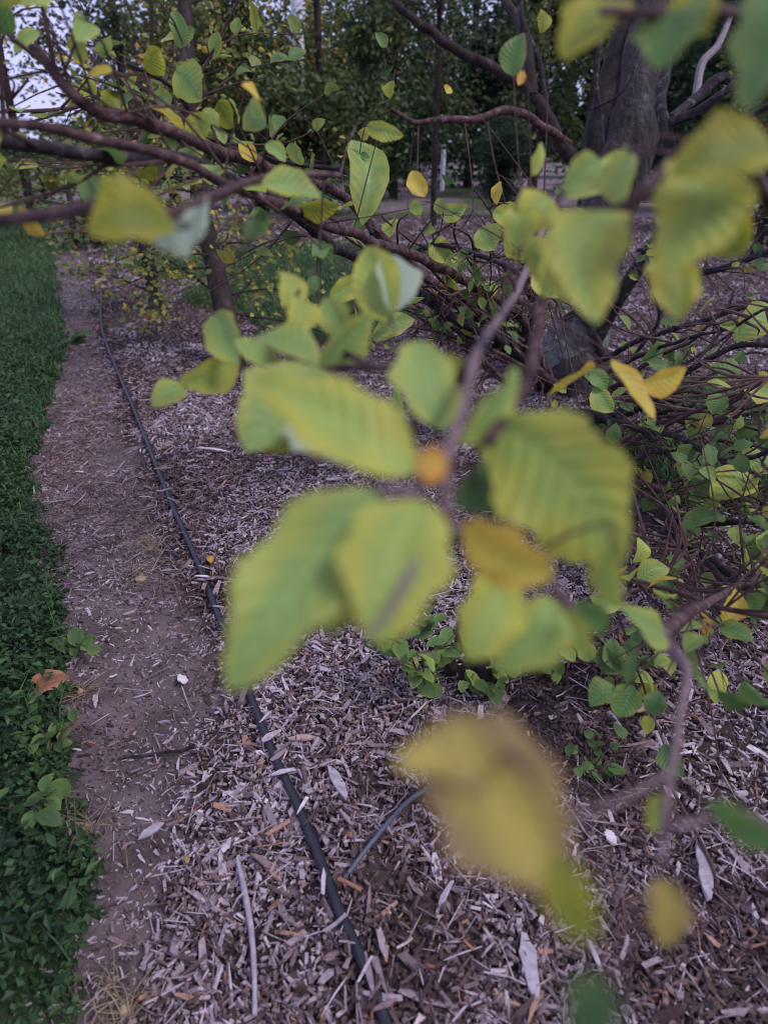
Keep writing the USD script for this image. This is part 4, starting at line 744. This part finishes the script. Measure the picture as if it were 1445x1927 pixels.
# ------------------------------------------------------------------ other trees
def cloud(c, r, n, k, seed):
    """leaf points in k uneven clumps inside an ellipsoid"""
    r2 = np.random.default_rng(seed); cc = r2.normal(0, 1, (k, 3)); cc = cc / np.linalg.norm(cc, axis=1, keepdims=True) * r2.random((k, 1)) ** 0.4 * r
    i = r2.integers(k, size=n); p = r2.normal(0, 0.42, (n, 3)) * (np.asarray(r) * r2.uniform(0.35, 0.75, (k, 1))[i] * 0.75)
    return np.asarray(c) + cc[i] + p, np.asarray(c) + cc, np.clip(r2.random(k)[i] * 0.65 + r2.random(n) * 0.4 - 0.02, 0, 1)
def bg_tree(name, px, dist, H, trunk_r, crown_z, crown_r, n, leaf, stops, label, cat='tree', group=None, bark=bark_dark_m, lean=(0, 0), k=26, seed=0, up=0.3, wid=0.55, nl=10):
    """tree standing at ground distance dist under picture column px"""
    x = (px - 722.5) / FPX * (dist * math.cos(PITCH) + CAM_H * math.sin(PITCH)); y = dist; c = np.array([x, y, float(hgt(x, y))])
    t = thing(name, label, cat, c, group)
    topp = c + np.array([lean[0], lean[1], H])
    if trunk_r:
        obj('trunk', tube(spline([c - [0, 0, .1], c + [lean[0] * .3, lean[1] * .3, H * .35], topp], 14), [trunk_r * 1.25, trunk_r, trunk_r * .8, trunk_r * 0.35], 10, bumpy=0.14, seed=seed), bark, t, smooth=60)
    cc = np.array([c[0] + lean[0] * .7, c[1] + lean[1] * .7, c[2] + crown_z]); p, cl, tn = cloud(cc, crown_r, n, k, seed)
    kp = p[:, 2] > hgt(p[:, 0], p[:, 1]) + 0.05; p = p[kp]; tn = np.repeat(tn[kp], 5)
    if trunk_r:
        ax = [c + (topp - c) * f for f in np.linspace(0.2, 0.95, 8)]
        for i in range(min(nl, len(cl))):
            s0 = ax[min(7, int(np.argmin([np.linalg.norm(a1 - cl[i] + [0, 0, .3]) for a1 in ax])))]
            obj('limb', tube(spline([s0, 0.5 * (s0 + cl[i]) + rng.normal(0, .08, 3), cl[i]], 8), [trunk_r * .4, trunk_r * .12], 6), bark, t)
    m = stops if not isinstance(stops, list) else island_mat(f'{name}_foliage_{seed}', stops, rough=0.6, trans=0.25, rscale=8)
    obj('crown', small_leaves(p, rng.uniform(0.7, 1.3, len(p)) * leaf, up, wid), m, t, uv=np.stack([tn, tn], 1))
    return t
DK = [(0, (0.010, 0.026, 0.016)), (0.6, (0.024, 0.052, 0.026)), (1, (0.05, 0.085, 0.035))]
MD = [(0, (0.03, 0.06, 0.02)), (0.6, (0.065, 0.105, 0.035)), (1, (0.14, 0.16, 0.05))]
YL = [(0, (0.03, 0.055, 0.02)), (0.55, (0.07, 0.10, 0.03)), (0.85, (0.26, 0.21, 0.04)), (1, (0.34, 0.16, 0.04))]
OLV = [(0, (0.03, 0.045, 0.022)), (0.6, (0.07, 0.085, 0.035)), (1, (0.17, 0.15, 0.05))]
YG = [(0, (0.08, 0.12, 0.035)), (0.55, (0.18, 0.22, 0.05)), (0.9, (0.36, 0.31, 0.06)), (1, (0.40, 0.20, 0.05))]
dk, md, yl, olv, yg = (island_mat(n_, s_, rough=0.6, trans=0.25, rscale=8) for n_, s_ in (('dark_foliage', DK), ('green_foliage', MD), ('flecked_foliage', YL), ('olive_foliage', OLV), ('yellowgreen_foliage', YG)))

def young_tree(foot, pts, r, label, ncl, sprd, nleaf_, seed, leafsz=0.05, mat=yg):
    c = G(*foot); dep = (c - C) @ FW; t = thing('young_tree', label, 'tree', c)
    q = spline([c - [0, 0, .05]] + [P(a1, b1, dep + dd) for a1, b1, dd in pts], 26)
    obj('trunk', tube(q, r, 12, bumpy=0.18, seed=seed), bark_dark_m, t, smooth=60)
    pl = []; r2 = np.random.default_rng(seed)
    for i in range(ncl):
        s0 = q[int(r2.uniform(3, 25))]; az = r2.random() * 6.283; L = sprd * r2.uniform(0.5, 1.2)
        o = np.array([math.cos(az), math.sin(az), r2.uniform(-0.35, 0.3)]); b = spline([s0, s0 + o * L * .5 + [0, 0, .04], s0 + o * L], 10)
        obj('limb', tube(b, [0.0075, 0.002], 6, bumpy=0.15), bark_dark_m, t)
        for k in range(nleaf_): pl.append(b[r2.integers(3, 10)] + r2.normal(0, 0.085, 3))
    pl = np.array(pl); pl = pl[pl[:, 2] > hgt(pl[:, 0], pl[:, 1]) + 0.03]
    obj('crown', small_leaves(pl, rng.uniform(0.7, 1.2, len(pl)) * leafsz, 0.4, 0.7), mat, t, uv=5)
young_tree((442, 700), [(425, 600, 0), (405, 500, 0.05), (385, 420, 0.1), (372, 330, .15), (360, 200, .2), (350, 40, .25), (340, -200, .3)], [0.066, 0.058, 0.052, 0.045, 0.04, 0.03], 'young dark trunked tree with small yellow-green leaves standing beyond the hose', 24, 0.85, 80, 3, 0.042)
young_tree((296, 590), [(285, 520, 0), (272, 460, 0), (262, 400, 0), (255, 300, 0), (250, 120, 0)], [0.05, 0.045, 0.04, 0.03], 'slim grey young tree behind the dark trunked one by the hose end', 14, 0.8, 90, 8, 0.05)
young_tree((140, 470), [(135, 400, 0), (125, 330, 0), (118, 280, 0)], [0.04, 0.035, 0.02], 'low leafy young tree at the far end of the path', 18, 0.8, 60, 9, 0.08, md)

bg_tree('shrub', 90, 15.0, 1.3, 0.04, 0.7, (1.0, 0.8, 0.55), 1500, 0.10, yg, 'pale green shrub beside the path end near the road', 'shrub', seed=11, k=14)
bg_tree('shrub', 240, 17, 1.3, 0.04, 0.8, (1.3, 0.9, 0.6), 1700, 0.10, md, 'green shrub behind the slim young tree', 'shrub', seed=12, k=14)
bg_tree('shrub', 20, 34, 1.6, 0.05, 0.9, (1.8, 1.0, 0.8), 1500, 0.16, dk, 'low black-green shrub at the far left above the road', 'shrub', seed=13, k=14)
bg_tree('conifer_shrub', 938, 14.0, 1.5, 0.05, 0.78, (0.5, 0.5, 0.8), 9000, 0.075, dk, 'dark upright conifer shrub behind the red twigs', 'conifer', seed=14, k=24, wid=0.3)
bg_tree('conifer_shrub', 775, 27, 1.7, 0.06, 0.85, (0.95, 0.8, 0.8), 2600, 0.12, dk, 'rounded dark conifer shrub far back beside the slim trunk', 'conifer', seed=15, k=20, wid=0.3)
bg_tree('conifer_shrub', 1420, 8.5, 1.0, 0.05, 0.55, (0.6, 0.5, 0.5), 1500, 0.07, dk, 'small dark shrub behind the twigs at the right edge', 'shrub', seed=16, k=14)
trees = [
 (70, 11, 5.5, .06, 2.7, (1.5, 1.0, 1.3), 1000, .08, olv, 'thin olive-brown tree at the upper left against the sky', 'tree'),
 (270, 13, 6, .07, 2.6, (1.3, 1.2, 1.7), 2600, .10, olv, 'dark stemmed olive tree right of the sky gap at upper left', 'tree'),
 (330, 17, 6, .09, 2.2, (2.0, 1.5, 2.2), 7000, .13, yl, 'green tree flecked with yellow behind the tall dark trunk', 'tree'),
 (490, 16, 6, .09, 2.2, (1.7, 1.2, 2.2), 7000, .12, yl, 'yellow and orange flecked tree left of the pale post', 'tree'),
 (610, 15, 6, .08, 1.5, (1.4, 1.0, 1.3), 5200, .13, md, 'green tree hiding the lower half of the pale post', 'tree'),
 (600, 24, 9, .14, 3.0, (3.0, 2.0, 3.2), 8000, .17, dk, 'tall dark evergreen behind the pale post', 'tree'),
 (740, 20, 8, .10, 3.1, (2.2, 1.8, 2.7), 8000, .16, md, 'green tree with hanging branches left of the slim trunk', 'tree'),
 (815, 12.5, 5, .05, 3.2, (1.0, 0.8, 1.1), 1800, .09, olv, 'slim straight young tree in the middle distance', 'tree'),
 (880, 26, 9, .14, 3.6, (2.8, 2.0, 3.4), 9000, .21, dk, 'broad dark evergreen right of the slim trunk', 'tree'),
 (1000, 21, 8, .11, 3.4, (1.5, 1.5, 2.8), 6500, .16, md, 'mid green tree left of the narrow sky gap', 'tree'),
 (1090, 17, 8, .05, 5.2, (1.0, 1.0, 1.6), 700, .10, olv, 'slender pale stemmed tree in the narrow sky gap', 'tree'),
 (1190, 22, 9, .13, 3.2, (2.0, 1.6, 3.2), 8000, .18, dk, 'dark tree hidden behind the grey trunk', 'tree'),
 (1330, 15, 7, .09, 2.3, (1.9, 1.4, 2.3), 8000, .14, dk, 'dense dark tree right of the grey trunk', 'tree'),
 (1430, 19, 7, .10, 2.3, (2.4, 1.6, 2.5), 8000, .16, dk, 'dark green tree at the right edge', 'tree'),
 (1440, 11, 5, .06, 2.0, (1.2, .9, 1.0), 1800, .09, yl, 'thin yellow flecked tree at the right edge', 'tree'),
 (420, 30, 8, .15, 2.8, (3.6, 2, 3.0), 9000, .24, dk, 'dark tree far behind the yellow flecked ones', 'tree'),
 (190, 36, 4, .15, 1.2, (4.0, 2, 1.0), 4200, .24, md, 'broad green tree far back along the road at left', 'tree'),
 (700, 40, 10, .15, 3.4, (4.4, 2, 3.6), 8000, .28, md, 'pale green tree far back in the gap of the middle', 'tree'),
 (990, 36, 10, .15, 3.6, (3.0, 2, 3.6), 8000, .26, dk, 'dark tree far back left of the narrow sky gap', 'tree'),
 (1280, 34, 10, .15, 3.6, (4.0, 2, 3.8), 8000, .26, dk, 'tall dark tree far back at right', 'tree')]
for i, (px, dist, H, tr, cz, cr, n, lf, st_, lab, cat) in enumerate(trees):
    bg_tree('background_tree', px, dist, H, tr, cz, cr, n, lf, st_, lab, cat, seed=40 + i, k=20, nl=9, bark=bark_dark_m)
# far-off wood
n = 30000; x = rng.uniform(-75, 75, n); y = rng.uniform(80, 95, n); top = 5 + 5 * meshkit.fbm(np.stack([x * .12 + 9, 0 * x, 0 * x + 4], -1), 3, 5)
gap = np.clip((np.abs((x / (y * .891)) - (-0.50)) - 0.12) / 0.12, 0.10, 1) * np.clip((np.abs((x / (y * .891)) - 0.285) - 0.015) / 0.01, 0.3, 1)
p = np.stack([x, y, rng.random(n) * top * gap], 1)
obj('far_wood', small_leaves(p, rng.uniform(0.5, 1.1, n), 0.2, 0.7), dk, None, uv=5, kind='stuff', label='far-off dark wood closing the horizon', cat='wood')

# pale post and stake
pp = (575 - 722.5) / FPX * (17 * .891 + .5); pz = float(hgt(pp, 17))
post = thing('pale_post', 'pale grey lamp post rising among the dark trees', 'post', (pp, 17, pz))
obj('shaft', tube([[pp, 17, 2.9 * 0], [pp, 17, 3.0], [pp, 17, 6.5]], [0.13, 0.12, 0.10], 14), plain('pale_post_look', (0.55, 0.56, 0.60), 0.5, 0.1, 3), post, smooth=60)
obj('foot_plate', trimesh.creation.box((0.4, 0.4, 0.06), trimesh.transformations.translation_matrix([pp, 17, pz + 0.03])), plain('post_foot_look', (0.3, 0.3, 0.31)), post)
px_ = (832 - 722.5) / FPX * (24 * .891 + .5)
stake = thing('tree_guard', 'narrow white tree guard far back right of the slim trunk', 'tree guard', (px_, 24, float(hgt(px_, 24))))
obj('sleeve', tube([[px_, 24, 0.0], [px_, 24, 0.75], [px_, 24, 1.25]], [0.07, 0.07, 0.06], 10), plain('white_guard_look', (0.72, 0.76, 0.82), 0.5, 0.1, 5), stake, smooth=50)
obj('stake', tube([[px_ + .1, 24, 0.0], [px_ + .1, 24, 1.3]], [0.02, 0.02], 6), limb_m, stake)
